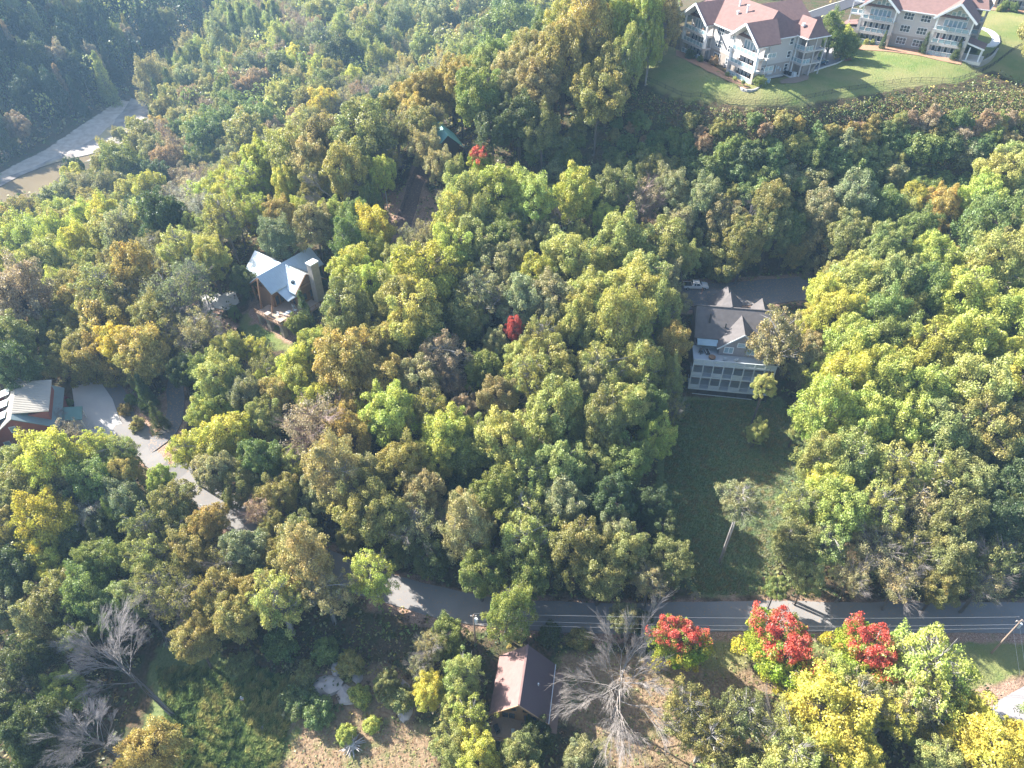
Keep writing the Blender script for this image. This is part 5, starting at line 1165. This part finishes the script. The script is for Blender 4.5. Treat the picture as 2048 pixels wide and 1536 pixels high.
SPECIAL = {(1031,655): 'narrow crimson tree standing alone among light green crowns in the middle of the wood', (100,1045): 'tallest bright yellow crown at the lower left, yellow all over',
 (1482,1000): 'tall pale barked tree with thin tan crown standing alone in the shaded lawn', (1562,1300): 'largest red topped maple with yellow green skirt beside the lower road', (1362,1292): 'smallest red maple, between the big bare tree and the larger maples',
 (1722,1305): 'red topped maple nearest the right utility pole', (965,322): 'small tree with a red rim and yellow green middle near the green roofed cabin', (750,462): 'yellow tree just below the slim grey lamp post',
 (1905,480): 'purplish leafless thicket in a dark gap between green crowns', (675,385): 'pale leafless tree with many upright stems above the lodge', (1555,685): 'tall loose tan green tree overhanging the roof corner of the grey house',
 (467,628): 'clipped round dark green bush at the top of the lodge lawn', (479,664): 'small dark bush in the middle of the lodge lawn', (130,800): 'red flowered shrub in the round bed by the brick house',
 (1015,1225): 'leafy green tree leaning over the top corner of the brown cabin', (862,1385): 'small bright yellow tree left of the brown cabin', (1665,72): 'pointed green tree between the two large apartment blocks',
 (1527,772): 'small tufted crown on a long white trunk in front of the grey house porches', (492,560): 'dark evergreen pressed against the left end of the lodge', (85,852): 'grey leafless tree in front of the brick gable',
 (1768,80): 'left one of three dark conical bushes before the right apartment block', (1850,88): 'middle one of three dark conical bushes before the right apartment block', (1916,100): 'right one of three dark conical bushes before the right apartment block',
 (1822,402): 'bright yellow tree on the upper right hillside', (135,1378): 'rounded yellow green tree left of the dead tree trunk', (1648,1440): 'big golden tree in front of the red maples', (1960,1490): 'broad bright yellow tree in the bottom right corner'}
LANDMARKS = [('the brown cabin', 1045, 1370), ('the timber lodge', 570, 590), ('the grey house', 1460, 690), ('the brick house', 50, 830), ('the left apartment block', 1470, 90), ('the right apartment block', 1810, 60),
 ('the white pickup', 1390, 570), ('the muddy river', 110, 330), ('the great dead tree', 225, 1330), ('the crimson tree', 1031, 655), ('the green roofed cabin', 893, 270), ('the lamp post', 772, 385), ('the solitary lawn tree', 1480, 1000),
 ('the largest maple', 1562, 1300), ('the right utility pole', 2010, 1280), ('the left utility pole', 950, 1250), ('the bend of the road', 225, 800), ('the yellow crown at lower left', 100, 1045), ('the metal fence', 1700, 190),
 ('the purplish thicket', 1905, 480), ('the yellow tree by the lamp post', 750, 465), ('the person in the meadow', 487, 1400), ('the gravel bank', 240, 240)]
TREES = []
def orient(dx, dy):
    if abs(dx) > abs(dy): return 'left of' if dx < 0 else 'right of'
    return 'uphill of' if dy < 0 else 'downhill of'
def add_tree(px, py, rpx, kind, col, hc=None, label=None, size=None, lean=0.0, limbs=None, base=None, world=None, manual=True, trunk_r=None, bark=None):
    if world is None:
        d0 = ground(px, py, 8); R_ = rpx*proj(*d0)[2]/FPX
        if hc is None: hc = min(15, max(3.5, 1.65*R_+3.2)) if kind != 'v' else R_*.45
        c = ground(px, py, hc); R_ = rpx*proj(*c)[2]/FPX
        g = Vector((c.x, c.y, c.z-hc))
    else:
        g, R_, hc = world
    x, y, dep = proj(g.x, g.y, g.z+hc)
    TREES.append(dict(px=x, py=y, rp=R_*FPX/dep, R=R_, g=g, hc=hc, kind=kind, col=col, label=label, limbs=limbs, lean=lean, manual=manual, trunk_r=trunk_r, bark=bark))
    return TREES[-1]
for item in T.replace('\n', '|').split('|'):
    f = item.split()
    if len(f) < 5: continue
    x, y, rr = float(f[0]), float(f[1]), float(f[2])
    add_tree(x, y, rr, f[3], f[4], float(f[5]) if len(f) > 5 else None, SPECIAL.get((int(x), int(y))))
t_ = add_tree(230, 1322, 55, 'b', 'GR', None, 'great dead tree with fan of pale grey twigs and a long bare trunk', limbs=FAN_BARE[0]); t_['base'] = (345, 1428)
t_ = add_tree(195, 1484, 51, 'b', 'GR', None, 'second dead tree fan of pale twigs at the bottom edge', limbs=FAN_BARE[1]); t_['base'] = (272, 1530)
add_tree(1238, 1392, 86, 'b', 'GR', 8, 'very large bare pale limbed tree spreading right of the brown cabin', limbs=BIG_BARE, bark=(.26, .225, .20), trunk_r=.38)
add_tree(300, 1225, 42, 'b', 'GR', 6, 'fallen looking bare grey branches above the great dead tree')
add_tree(10, 1340, 42, 'b', 'GR', 7, 'bare grey tree cut by the left edge of the view')
PROTECT = [(1372,568),(1395,570),(1410,582),(893,266),(900,275),(884,262),(905,268),(897,290),(772,392),(776,410),(520,530),(600,520),(560,560),(570,640),(590,675),(640,560),(60,800),(90,800),(30,850),(170,810),(200,850),(225,860),(262,850),(300,900),(350,950),(395,978),(440,1015),(490,1045),(245,830),
 (830,1200),(870,1210),(905,1215),(1400,640),(1450,640),(1500,690),(1400,740),(1460,745),(1520,745),(1430,780),(1500,655),(500,650),(550,690),(470,628),(655,1372),(690,1388),(704,1492),(1005,1350),(1080,1330),(1090,1400),(1020,1430),(1636,122),(487,1395),(951,1240),(2030,1255),
 (30,385),(70,355),(110,335),(160,315),(200,285),(235,255),(262,220),(1500,590),(1560,585),(1600,580),(1420,590),(830,380),(820,410),(350,820),(440,600),(1450,20),(1400,60),(1340,110),(1400,160),(260,780),(290,850),(1350,175),(1300,150)]
def inside(t, p, f=.9):
    el = math.atan2(CAM_Z-t['g'].z, t['g'].length if False else math.hypot(t['g'].x, t['g'].y)); ry = t['rp']*math.hypot(ZSC[t['kind']]*math.cos(el), math.sin(el))
    return ((t['px']-p[0])/(t['rp']*f))**2+((t['py']-p[1])/(ry*f))**2 < 1
# fill the rest of the wood
KEEP_X = [[(640,1050),(860,1050),(880,1170),(700,1150)],[(160,1265),(240,1235),(310,1270),(345,1430),(200,1430)],[(130,1440),(250,1440),(300,1540),(120,1560)],[(330,1290),(560,1290),(600,1400),(330,1400)]]
KEEP = [[(1262,140),(1340,82),(1365,0),(1640,0),(1650,60),(1690,0),(2060,0),(2060,165),(1985,150),(1920,172),(1800,182),(1600,218),(1500,222),(1400,210),(1330,192)],
 [(1360,555),(1640,545),(1650,600),(1600,640),(1540,700),(1560,800),(1350,800),(1378,720),(1372,620)],[(1345,800),(1560,800),(1590,860),(1580,1010),(1540,1130),(1480,1200),(1400,1195),(1380,1100),(1350,1010),(1320,960)],
 [(500,500),(640,490),(665,560),(640,640),(600,700),(560,725),(480,660),(450,640),(490,600),(505,545)],[(0,760),(130,765),(230,770),(300,880),(400,960),(480,1030),(450,1045),(340,960),(250,880),(140,850),(40,905),(0,925)],
 [(790,1170),(950,1190),(1250,1202),(2060,1200),(2060,1290),(1780,1262),(1250,1262),(960,1262),(820,1225)],[(985,1280),(1115,1280),(1110,1460),(975,1450)],
 [(330,1330),(470,1340),(640,1350),(860,1400),(860,1550),(300,1550),(260,1480)],[(0,340),(240,200),(300,205),(300,250),(180,325),(0,400)],[(800,360),(860,345),(850,430),(790,440)],[(330,790),(370,790),(375,850),(340,860)],
 [(1330,1270),(1480,1270),(1480,1400),(1420,1360)],[(1790,1270),(2060,1270),(2060,1480),(1975,1450),(1960,1380),(1850,1300)],[(880,255),(905,255),(905,285),(885,300)],[(1110,1300),(1350,1270),(1380,1550),(1110,1550)],[(560,1250),(860,1250),(860,1350),(560,1350)],[(430,590),(470,590),(480,620),(440,640)]]
def fill(x0, x1, y0, y1, sp, kind_fn, hc_fn=None, over=.80, use_keep=True):
    n = 0; rng = random.Random(5)
    X = np.array([t['g'].x for t in TREES]); 
    ys_ = np.arange(y0, y1, sp*.87)
    for j, yy in enumerate(ys_):
        for xx in np.arange(x0+(j % 2)*sp/2, x1, sp):
            wx = xx+rng.uniform(-.35, .35)*sp; wy = yy+rng.uniform(-.35, .35)*sp; z = hz(wx, wy)
            px, py, dep = proj(wx, wy, z+7)
            if not (-70 < px < 2118 and -70 < py < 1640): continue
            k = kind_fn(wx, wy, px, py, rng)
            if k is None: continue
            kind, col, R_, hc = k
            if hc is None: hc = min(15, max(3.5, 1.65*R_+3.2))
            cx, cyy, dep = proj(wx, wy, z+hc); rp = R_*FPX/dep
            if cyy < -rp*2.2 or cyy > 1536+rp*1.6: continue
            bad = False
            for t in TREES:
                if math.hypot(t['g'].x-wx, t['g'].y-wy) < over*(t['R']+R_): bad = True; break
            if bad: continue
            tt = dict(g=Vector((wx, wy, z)), kind=kind, rp=rp, px=cx, py=cyy)
            if any(inside(tt, p, 1.1) for p in PROTECT): continue
            if use_keep:
                a = np.linspace(0, 6.283, 9); qx = np.concatenate([[cx], cx+rp*.8*np.cos(a)]); qy = np.concatenate([[cyy], cyy+rp*1.05*np.sin(a)])
                gx_, gy_, _ = proj(wx, wy, z); qx = np.append(qx, gx_); qy = np.append(qy, gy_)
                if any(inpoly(qx, qy, kp).any() for kp in KEEP+KEEP_X): continue
            add_tree(0, 0, 0, kind, col, world=(Vector((wx, wy, z)), R_, hc), manual=False); n += 1
    return n
def near_style(px, py, rng):
    c = sorted((math.hypot(t['px']-px, t['py']-py), i) for i, t in enumerate(TREES) if t['manual'] and t['kind'] in 'otshc' and t['rp'] > 18 and t['col'] not in ('R', 'CR'))[:4]
    t = TREES[rng.choice(c)[1]]
    col = t['col']
    if col == 'Y': col = 'LY'
    return t['kind'], col
def k_vine(wx, wy, px, py, rng):
    if not (1040 < px < 2060): return None
    top = 235 if px < 1300 else 222; bot = 380 if px < 1750 else 330
    if not (top-32 < py < bot+40): return None
    R_ = rng.uniform(1.9, 3.6); col = rng.choice(['KG', 'DG', 'KG', 'G', 'GG', 'KG', 'LG']) if py > 245 else rng.choice(['OL', 'OB', 'PK', 'G', 'KG', 'OB'])
    if py < 250: R_ *= .7
    return 'v', col, R_, R_*.8
nv = fill(0, 190, 110, 205, 2.7, k_vine, over=.46)
def k_near(wx, wy, px, py, rng):
    if 1040 < px < 2060 and 200 < py < 330 and px > 1200: return None
    kind, col = near_style(px, py, rng)
    R_ = rng.uniform(2.2, 4.2) if wy < 170 else rng.uniform(3.8, 5.8)
    return kind, col, R_, None
def k_band(wx, wy, px, py, rng):
    if not (1230 < px < 2060 and inpoly(px, py, BAND)): return None
    R_ = rng.uniform(1.1, 2.3); return 'v', rng.choice(['OL', 'KG', 'PK', 'G', 'KG', 'LG', 'TN', 'KG']), R_, R_*.6
BAND = [(1230,175),(1330,206),(1440,222),(1600,228),(1750,205),(2070,188),(2070,262),(1750,268),(1250,262)]
nb_ = fill(0, 190, 140, 205, 2.5, k_band, over=.38, use_keep=False)
nn = fill(-200, 190, 25, 225, 5.2, k_near, over=.58)
def k_far(wx, wy, px, py, rng):
    if px > 1340 or (wx > 60): return None
    if abs(wx+205) < 13 and wy > 290: return None
    if wx < -185 and 240 < wy < 300: return None
    if wx < -215:
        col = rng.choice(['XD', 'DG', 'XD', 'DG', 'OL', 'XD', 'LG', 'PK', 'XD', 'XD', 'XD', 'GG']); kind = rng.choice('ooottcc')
    else:
        kind, col = near_style(px, py, rng)
        if rng.random() < .35: col = rng.choice(['GG', 'TN', 'LG', 'OL', 'PK', 'GG'])
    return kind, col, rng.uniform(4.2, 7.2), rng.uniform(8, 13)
nf = fill(-460, 110, 225, 640, 8.2, k_far, over=.52)
OK_COVER = {(1015,1225): 1, (1555,685): 1}
drop = []
for t in TREES:
    if t['kind'] in 'bv' or t['rp'] < 14: continue
    for _ in range(9):
        hit = [p for p in PROTECT if inside(t, p, 1.1)]
        if t['label'] and 'overhanging the roof' in t['label'] or t['label'] and 'leaning over the top' in t['label']: hit = []
        if not hit: break
        t['R'] *= .92; t['rp'] *= .92
    else:
        if not t['label']: drop.append(id(t))
TREES[:] = [t for t in TREES if id(t) not in drop]; print('dropped', len(drop))
0 and print('CAB', [(round(t['px']), round(t['py']), round(t['rp']), t['kind'], t['manual']) for t in TREES if inside(t, (893, 268), 1.35)])
# the nearest 300 of each kind become individuals, the rest one far wood
byk = {}
def tname(t):
    if t['kind'] == 'o': return 'brown_broadleaf_tree' if t['col'] in ('OL', 'TN', 'PK') else ('golden_broadleaf_tree' if t['col'] in ('OB', 'Y', 'LY') else 'broadleaf_tree')  # round broadleaf trees split by leaf colour only, species names made up
    return TN_[t['kind']][0]
for t in TREES: byk.setdefault(tname(t), []).append(t)
IND = []; REST = []
for k, l in byk.items():
    l.sort(key=lambda t: -t['rp']*(1000 if t['manual'] else 1))
    IND += l[:290]; REST += l[290:]
print('trees', len(TREES), 'vines', nv, 'near', nn, 'far', nf, 'individual', len(IND), 'rest', len(REST), {k: len(v) for k, v in byk.items()})
ORD = ['', 'second ', 'third ', 'fourth ', 'fifth ', 'sixth ', 'seventh ', 'eighth ', 'ninth ', 'tenth ', 'eleventh ', 'twelfth ', 'thirteenth ', 'fourteenth ', 'fifteenth ', 'sixteenth ', 'seventeenth ', 'eighteenth ', 'nineteenth ', 'twentieth ']
def ordn(i):
    if i < 20: return ORD[i]
    return ('twenty ', 'thirty ', 'forty ', 'fifty ', 'sixty ')[(i+1)//10-2]+('' if (i+1) % 10 == 0 else ('first ', 'second ', 'third ', 'fourth ', 'fifth ', 'sixth ', 'seventh ', 'eighth ', 'ninth ')[(i+1) % 10-1])
buck = {}
for t in IND:
    if t['label']: continue
    lm = min(LANDMARKS, key=lambda l: math.hypot(l[1]-t['px'], l[2]-t['py'])); t['lm'] = lm; t['ld'] = math.hypot(lm[1]-t['px'], lm[2]-t['py'])
    key = (t['col'], t['kind'], orient(t['px']-lm[1], t['py']-lm[2]), lm[0]); buck.setdefault(key, []).append(t)
for (col, kind, ori, lm), l in buck.items():
    l.sort(key=lambda t: t['ld'])
    noun = {'v': 'shrub', 'b': 'tree', 'c': 'tree'}.get(kind, 'tree')
    for i, t in enumerate(l):
        s = f"{LN[col]} {TN_[kind][1]} {noun} {ori} {lm}"
        if kind == 'b': s = f"{'pinkish' if col == 'PK' else 'pale grey'} leafless tree {ori} {lm}"
        if len(l) > 1: s += ', ' + ordn(i) + 'nearest'
        t['label'] = s
def place(t, i):
    rng = random.Random(i*31+7); kind = t['kind']; R_ = t['R']; hc = t['hc']; g = t['g']
    nm = tname(t); me, lb = PROTO[kind][rng.randrange(len(PROTO[kind]))]
    if t['limbs'] is not None: lb = t['limbs']
    top = g+Vector((0, 0, hc))
    if t.get('base'):
        b = ground(*t['base']); b.z = hz(b.x, b.y); dirn = top-b
    else: b = Vector((g.x, g.y, hz(g.x, g.y))); dirn = Vector((rng.uniform(-.5, .5), rng.uniform(-.5, .5), hc)) if kind not in 'vc' else Vector((0, 0, hc)); b = b-Vector((dirn.x, dirn.y, 0))*.0
    r = empty(nm, b, 0, t['label'], {'v': 'shrub'}.get(kind, 'tree'), {'o': {'brown_broadleaf_tree': 'brown and olive round crowned trees', 'golden_broadleaf_tree': 'golden and yellow green round crowned trees'}.get(nm, 'green round crowned trees'), 't': 'tall crowned trees of the wood', 's': 'loose open trees of the wood', 'h': 'half bare trees of the wood', 'c': 'evergreens of the wood', 'v': 'shrubs and vine mounds', 'm': 'red topped maples', 'b': 'leafless trees'}[kind])
    q = dirn.to_track_quat('Z', 'Y') @ Quaternion((0, 0, 1), rng.uniform(0, 6.28))
    r.rotation_mode = 'QUATERNION'; r.rotation_quaternion = q
    H = dirn.length; zs = ZSC[kind]*rng.uniform(.9, 1.12)
    ex = rng.uniform(.9, 1.12)
    bark = t['bark'] or ((.36, .33, .30) if kind in 'tsb' else (.16, .13, .11))
    if kind in 'hb' and t['col'] == 'PK': bark = (.36, .26, .23)
    elif kind == 'h': bark = (.24, .21, .195)
    elif kind == 'b' and not t['bark']: bark = (.27, .245, .235)
    tr = link('trunk', TRUNKS[i % 4], r); w = t['trunk_r'] or min(.5, .07*R_+.06); tr.scale = (w, w, max(.3, H-R_*zs*.55)); tr.color = (*bark, 1)
    if kind != 'v' or R_ > 1.4:
        li = link('limbs', lb, r); li.location = (0, 0, H); li.scale = (R_*ex, R_/ex, R_*zs); li.color = (*bark, 1)
    if me:
        cr = link('crown', me, r); cr.location = (0, 0, H); cr.scale = (R_*ex, R_/ex, R_*zs)
        c = LC[t['col']]; v = rng.uniform(.84, 1.16); hsh = rng.uniform(-.10, .10)
        cr.color = (min(1, c[0]*v*(1+hsh)), min(1, c[1]*v), min(1, c[2]*v*(1-hsh)), 1)
for i, t in enumerate(IND): place(t, i)
# ------------------------------------------------------------------ masses nobody could count
def tint_mat(name):
    m = M_LEAF.copy(); m.name = name; n = m.node_tree.nodes; l = m.node_tree.links
    oi = [x for x in n if x.type == 'OBJECT_INFO'][0]; a = n.new('ShaderNodeAttribute'); a.attribute_name = 'tint'
    tos = [k.to_socket for k in oi.outputs['Color'].links]
    for t in tos: l.new(a.outputs['Color'], t)
    return m
M_TINT = tint_mat('mixed_leaves')
def mass(name, V, attr, tint, label):
    me = quads_mesh(name, V, attr, M_TINT); ca = me.color_attributes.new('tint', 'FLOAT_COLOR', 'POINT')
    ca.data.foreach_set('color', np.repeat(np.hstack([tint, np.ones((len(tint), 1))]), 4, axis=0).reshape(-1).astype(np.float32))
    return tag(link(name, me), label, None, None, 'stuff')
rg = np.random.default_rng(11)
# far wood: the trees past the limit, each still a crown of its own
if REST:
    Vs = []; At = []; Ti = []; segs = []
    for t in REST:
        lsz = float(np.clip(4.6/t['rp'], .13, .30)); n = int(np.clip(8.5/lsz**2, 100, 600)); R_ = t['R']; zs = ZSC[t['kind']]
        c, lr = lobes_for('conifer' if t['kind'] == 'c' else ('spread' if t['kind'] in 'sh' else 'round'), 22, rg)
        k = rg.integers(0, len(c), n); d = unit(rg.normal(size=(n, 3))+unit(c)[k]*.8+np.array([0, 0, .3]))
        pos = c[k]+d*(lr[k]*1.15)[:, None]; nr = unit(d+rg.normal(size=(n, 3))*.5)
        q = leaf_quads(pos, nr, lsz, rg); q = q*np.array([R_, R_, R_*zs])+np.array([t['g'].x, t['g'].y, hz(t['g'].x, t['g'].y)+t['hc']])
        Vs.append(q); At.append(np.stack([rg.uniform(0, 1, n), rg.uniform(0, 1, len(c))[k], (pos[:, 2]+1)/2], -1)); Ti.append(np.tile(np.array(LC[t['col']])*rg.uniform(.8, 1.2), (n, 1)))
        z0 = hz(t['g'].x, t['g'].y); segs.append(((t['g'].x, t['g'].y, z0-.3), (t['g'].x, t['g'].y, z0+t['hc']), .28, .18))
    mass('distant_wood', np.concatenate(Vs), np.clip(np.concatenate(At), 0, 1), np.clip(np.concatenate(Ti), 0, 1), 'far hazy autumn wood in the river valley')
    tm = tube_mesh('distant_trunks', segs, 3); o = link('distant_trunks', tm); o.color = (.3, .27, .25, 1); tag(o, 'trunks of the far hazy wood', None, None, 'stuff')
PXK = [KEEP[i] for i in (0, 5, 6, 8, 9)]
ZK = [(ROADS[k][0], ROADS[k][1]) for k in ROADS]
def cover(name, box, step, nleaf, size, spread, height, cols, label, test, extra=.0):
    xs_ = np.arange(box[0], box[1], step); ys_ = np.arange(box[2], box[3], step); X, Y = np.meshgrid(xs_, ys_); X = X.ravel()+rg.uniform(-.5, .5, X.size)*step; Y = Y.ravel()+rg.uniform(-.5, .5, Y.size)*step
    Z = hz_raw(X, Y); dep = Y*C_-(Z-CAM_Z)*S_; up = Y*S_+(Z-CAM_Z)*C_; px = 1024+FPX*X/dep; py = 768-FPX*up/dep
    ok = (px > -80) & (px < 2130) & (py > -60) & (py < 1640) & test(X, Y, px, py)
    for ln, w in ZK:
        d, _ = seg_dist(X, Y, ln); ok &= d > w/2+.5
    X, Y, Z = X[ok], Y[ok], Z[ok]; n = len(X)
    if n == 0: return
    hgt = height*(.35+.9*rg.uniform(0, 1, n)**2)
    ci = rg.integers(0, len(cols), n); cc = np.array(cols)[ci]*rg.uniform(.75, 1.25, (n, 1))
    K = np.repeat(np.arange(n), nleaf); N = len(K)
    d = unit(rg.normal(size=(N, 3))+np.array([0, 0, .6])); rr = rg.uniform(.3, 1, (N, 1))
    pos = np.stack([X, Y, Z], -1)[K]+d*rr*np.stack([np.full(N, spread), np.full(N, spread), hgt[K]], -1); pos[:, 2] = np.maximum(pos[:, 2], Z[K]+.03)
    nr = unit(d*.5+rg.normal(size=(N, 3))*.5+np.array([0, 0, .6]))
    at_ = np.stack([rg.uniform(0, 1, N), rg.uniform(0, 1, n)[K], rr[:, 0]], -1)
    mass(name, leaf_quads(pos, nr, size, rg), at_, np.clip(cc[K], 0, 1), label); print(name, N)
def notkeep(polys):
    def f(X, Y, px, py):
        ok = np.ones(X.shape, bool)
        for p in polys: ok &= ~inpoly(px, py, p)
        return ok
    return f
HOUSES = [[(500,560),(640,520),(640,640),(590,690),(500,640)],[(0,760),(235,765),(300,880),(260,900),(40,905),(0,960)],[(1370,600),(1560,600),(1560,800),(1370,800)],[(980,1290),(1110,1290),(1110,1470),(975,1470)],[(470,640),(545,650),(585,690),(575,715),(470,690)]]
OPEN = [KEEP[0], KEEP[2], [(300,1290),(470,1320),(620,1370),(560,1450),(540,1560),(220,1560)], [(560,1450),(860,1440),(880,1560),(520,1560)], [(1330,1258),(2060,1262),(2060,1345),(1960,1385),(1840,1330),(1640,1310),(1480,1400),(1400,1400)], [(1975,1400),(2060,1340),(2060,1480),(1980,1470)], KEEP[14]]
cover('undergrowth', (-115, 160, 20, 215), 1.6, 7, .6, 1.0, 2.0, [LC['DG'], LC['OL'], LC['KG'], LC['G'], LC['OB'], LC['TN'], (.14, .09, .05), LC['DG']], 'tangled undergrowth of leaves and saplings on the forest floor', notkeep(HOUSES+OPEN+[KEEP[3], KEEP[4], [(1230,160),(1330,190),(1440,215),(2060,175),(2060,300),(1250,330)]]))
cover('undergrowth', (-420, 120, 215, 640), 3.4, 5, 1.7, 2.4, 3.5, [LC['DG'], LC['OL'], LC['GG'], LC['TN'], LC['PK'], LC['G']], 'low scrub on the valley floor and the river bluff', lambda X, Y, px, py: notkeep([KEEP[8], KEEP[0]])(X, Y, px, py) & ~((np.abs(X+205) < 11) & (Y > 285)))
def hill(X, Y, px, py): return inpoly(px, py, [(1230,165),(1330,198),(1440,218),(1600,224),(1750,198),(2070,180),(2070,400),(1800,420),(1300,420),(1180,330)])
cover('vine_mat', (25, 175, 120, 205), .62, 10, .40, .6, 1.7, [LC['KG'], LC['G'], LC['OL'], LC['PK'], LC['OL'], LC['TN'], (.36, .22, .12), LC['KG']], 'mat of creeping vines and bracken covering the steep hillside', hill)
# scattered weeds on the dry ground and verge
cover('weeds', (-40, 70, 25, 62), .8, 4, .3, .45, .5, [LC['OL'], LC['TN'], (.3, .18, .1), LC['G'], (.34, .27, .15)], 'dry weeds and low plants on the bare ground', lambda X, Y, px, py: inpoly(px, py, [(560,1450),(860,1440),(880,1560),(520,1560)]) | inpoly(px, py, OPEN[4]) | inpoly(px, py, KEEP[14]) | inpoly(px, py, KEEP[15]))
# long wind-combed meadow grass
def grass(name, poly_px, n, L, cols, label, lean=(.55, .35)):
    P_ = [tuple(ground(a, b))[:2] for a, b in poly_px]; x0 = min(p[0] for p in P_); x1 = max(p[0] for p in P_); y0 = min(p[1] for p in P_); y1 = max(p[1] for p in P_)
    X = rg.uniform(x0, x1, n); Y = rg.uniform(y0, y1, n); ok = inpoly(X, Y, P_); X, Y = X[ok], Y[ok]; n = len(X); Z = hz_raw(X, Y)
    from mathutils import noise as mn
    ph = np.clip(np.array([mn.noise((x*.95+y*.5, y*.9-x*.3, 3.1))*.9+mn.noise((x*.22, y*.22, 7.7))*.6 for x, y in zip(X, Y)])+.5, 0, 1); Lh = L*(.5+ph*.8)*rg.uniform(.6, 1.2, n)
    d = np.stack([lean[0]+rg.normal(0, .25, n), lean[1]+rg.normal(0, .25, n), np.full(n, .75)], -1); d = unit(d)*Lh[:, None]
    w = unit(np.cross(d, np.array([0, 0, 1.])))*rg.uniform(.04, .11, n)[:, None]; b = np.stack([X, Y, Z-.02], -1)
    V = np.stack([b-w, b+w, b+d*1.0+w*.3, b+d*1.0-w*.3], 1)
    ci = (ph*len(cols)*.999).astype(int); at_ = np.stack([rg.uniform(0, 1, n), ph, ph], -1)
    mass(name, V, at_, np.array(cols)[ci], label)
grass('meadow_grass', [(310,1340),(430,1340),(480,1330),(620,1370),(575,1450),(545,1560),(240,1560),(330,1440)], 60000, 1.0, [(.13, .18, .065), (.19, .25, .085), (.26, .31, .12), (.34, .35, .15)], 'long wind combed green grass in the lower left meadow')
grass('lawn_grass', [(1330,800),(1560,800),(1610,900),(1590,1050),(1540,1190),(1400,1190),(1320,1050),(1330,900)], 60000, .35, [(.11, .15, .05), (.14, .17, .055), (.17, .18, .065), (.19, .185, .075)], 'short tufted grass of the shaded lawn')
# rocks, stump
def rock(px, py, s, label, sq=.5):
    p = ground(px, py); me = MB().ball((0, 0, 0), s, 9, 6, .22, (1.3, .9, sq)); o = me.build('rock', mat('pale_rock', (.46, .40, .36), .95, .25, 1.2, bump=.6)); o.location = (p.x, p.y, hz(p.x, p.y)+.05); o.rotation_euler = (0, 0, random.random()*3); tag(o, label, 'rock', 'pale rocks at the meadow edge')
for a in ((655,1372,2.0,'large flat pale rock slab left of the leafy shrubs'), (690,1388,1.7,'flat pale slab between the two largest rocks'), (715,1352,1.1,'small tan rock above the flat slabs'), (672,1340,1.0,'low dark rock beside the small tan rock'), (803,1372,1.1,'narrow pale rock left of the bright yellow tree'), (812,1425,1.3,'rounded grey rock below the narrow one'), (527,1453,.5,'small white stone at the edge of the meadow grass'), (534,1437,.25,'tiny white stone next to the small white one')): rock(*a)
p = ground(704, 1492); o = empty('stump_pile', (p.x, p.y, hz(p.x, p.y)), 0, 'heap of bleached roots and cut branches on the dry ground', 'brush pile')
MB().tube((0, 0, 0), (0, 0, 1.1), .8, .5, n=9).build('stump', mat('bleached_wood', (.46, .42, .40), .9, .25, 3), o)
for k in range(54):
    a = random.uniform(0, 6.283); el = random.uniform(-.05, 1.0); L = random.uniform(1.0, 2.1); s = Vector((math.cos(a)*.3, math.sin(a)*.3, random.uniform(.15, .9)))
    MB().tube(s, s+Vector((math.cos(a)*math.cos(el), math.sin(a)*math.cos(el), math.sin(el)*.45))*L, .12, .04, n=4).build('root', mat('bleached_wood', (.46, .42, .40)), o)
# ------------------------------------------------------------------ haze
hm = bpy.data.materials.new('haze'); hm.use_nodes = True; hn = hm.node_tree.nodes; hl = hm.node_tree.links; hn.clear()
pv = hn.new('ShaderNodeVolumePrincipled'); pv.inputs['Color'].default_value = (.42, .68, 1.0, 1); pv.inputs['Density'].default_value = .00021; pv.inputs['Anisotropy'].default_value = .1
ho = hn.new('ShaderNodeOutputMaterial'); hl.new(pv.outputs[0], ho.inputs['Volume'])
hb = MB().box(-5100, -4100, -40, 5100, 5100, 118).build('haze', hm); tag(hb, 'thin bluish haze filling the valley', None, None, 'stuff')
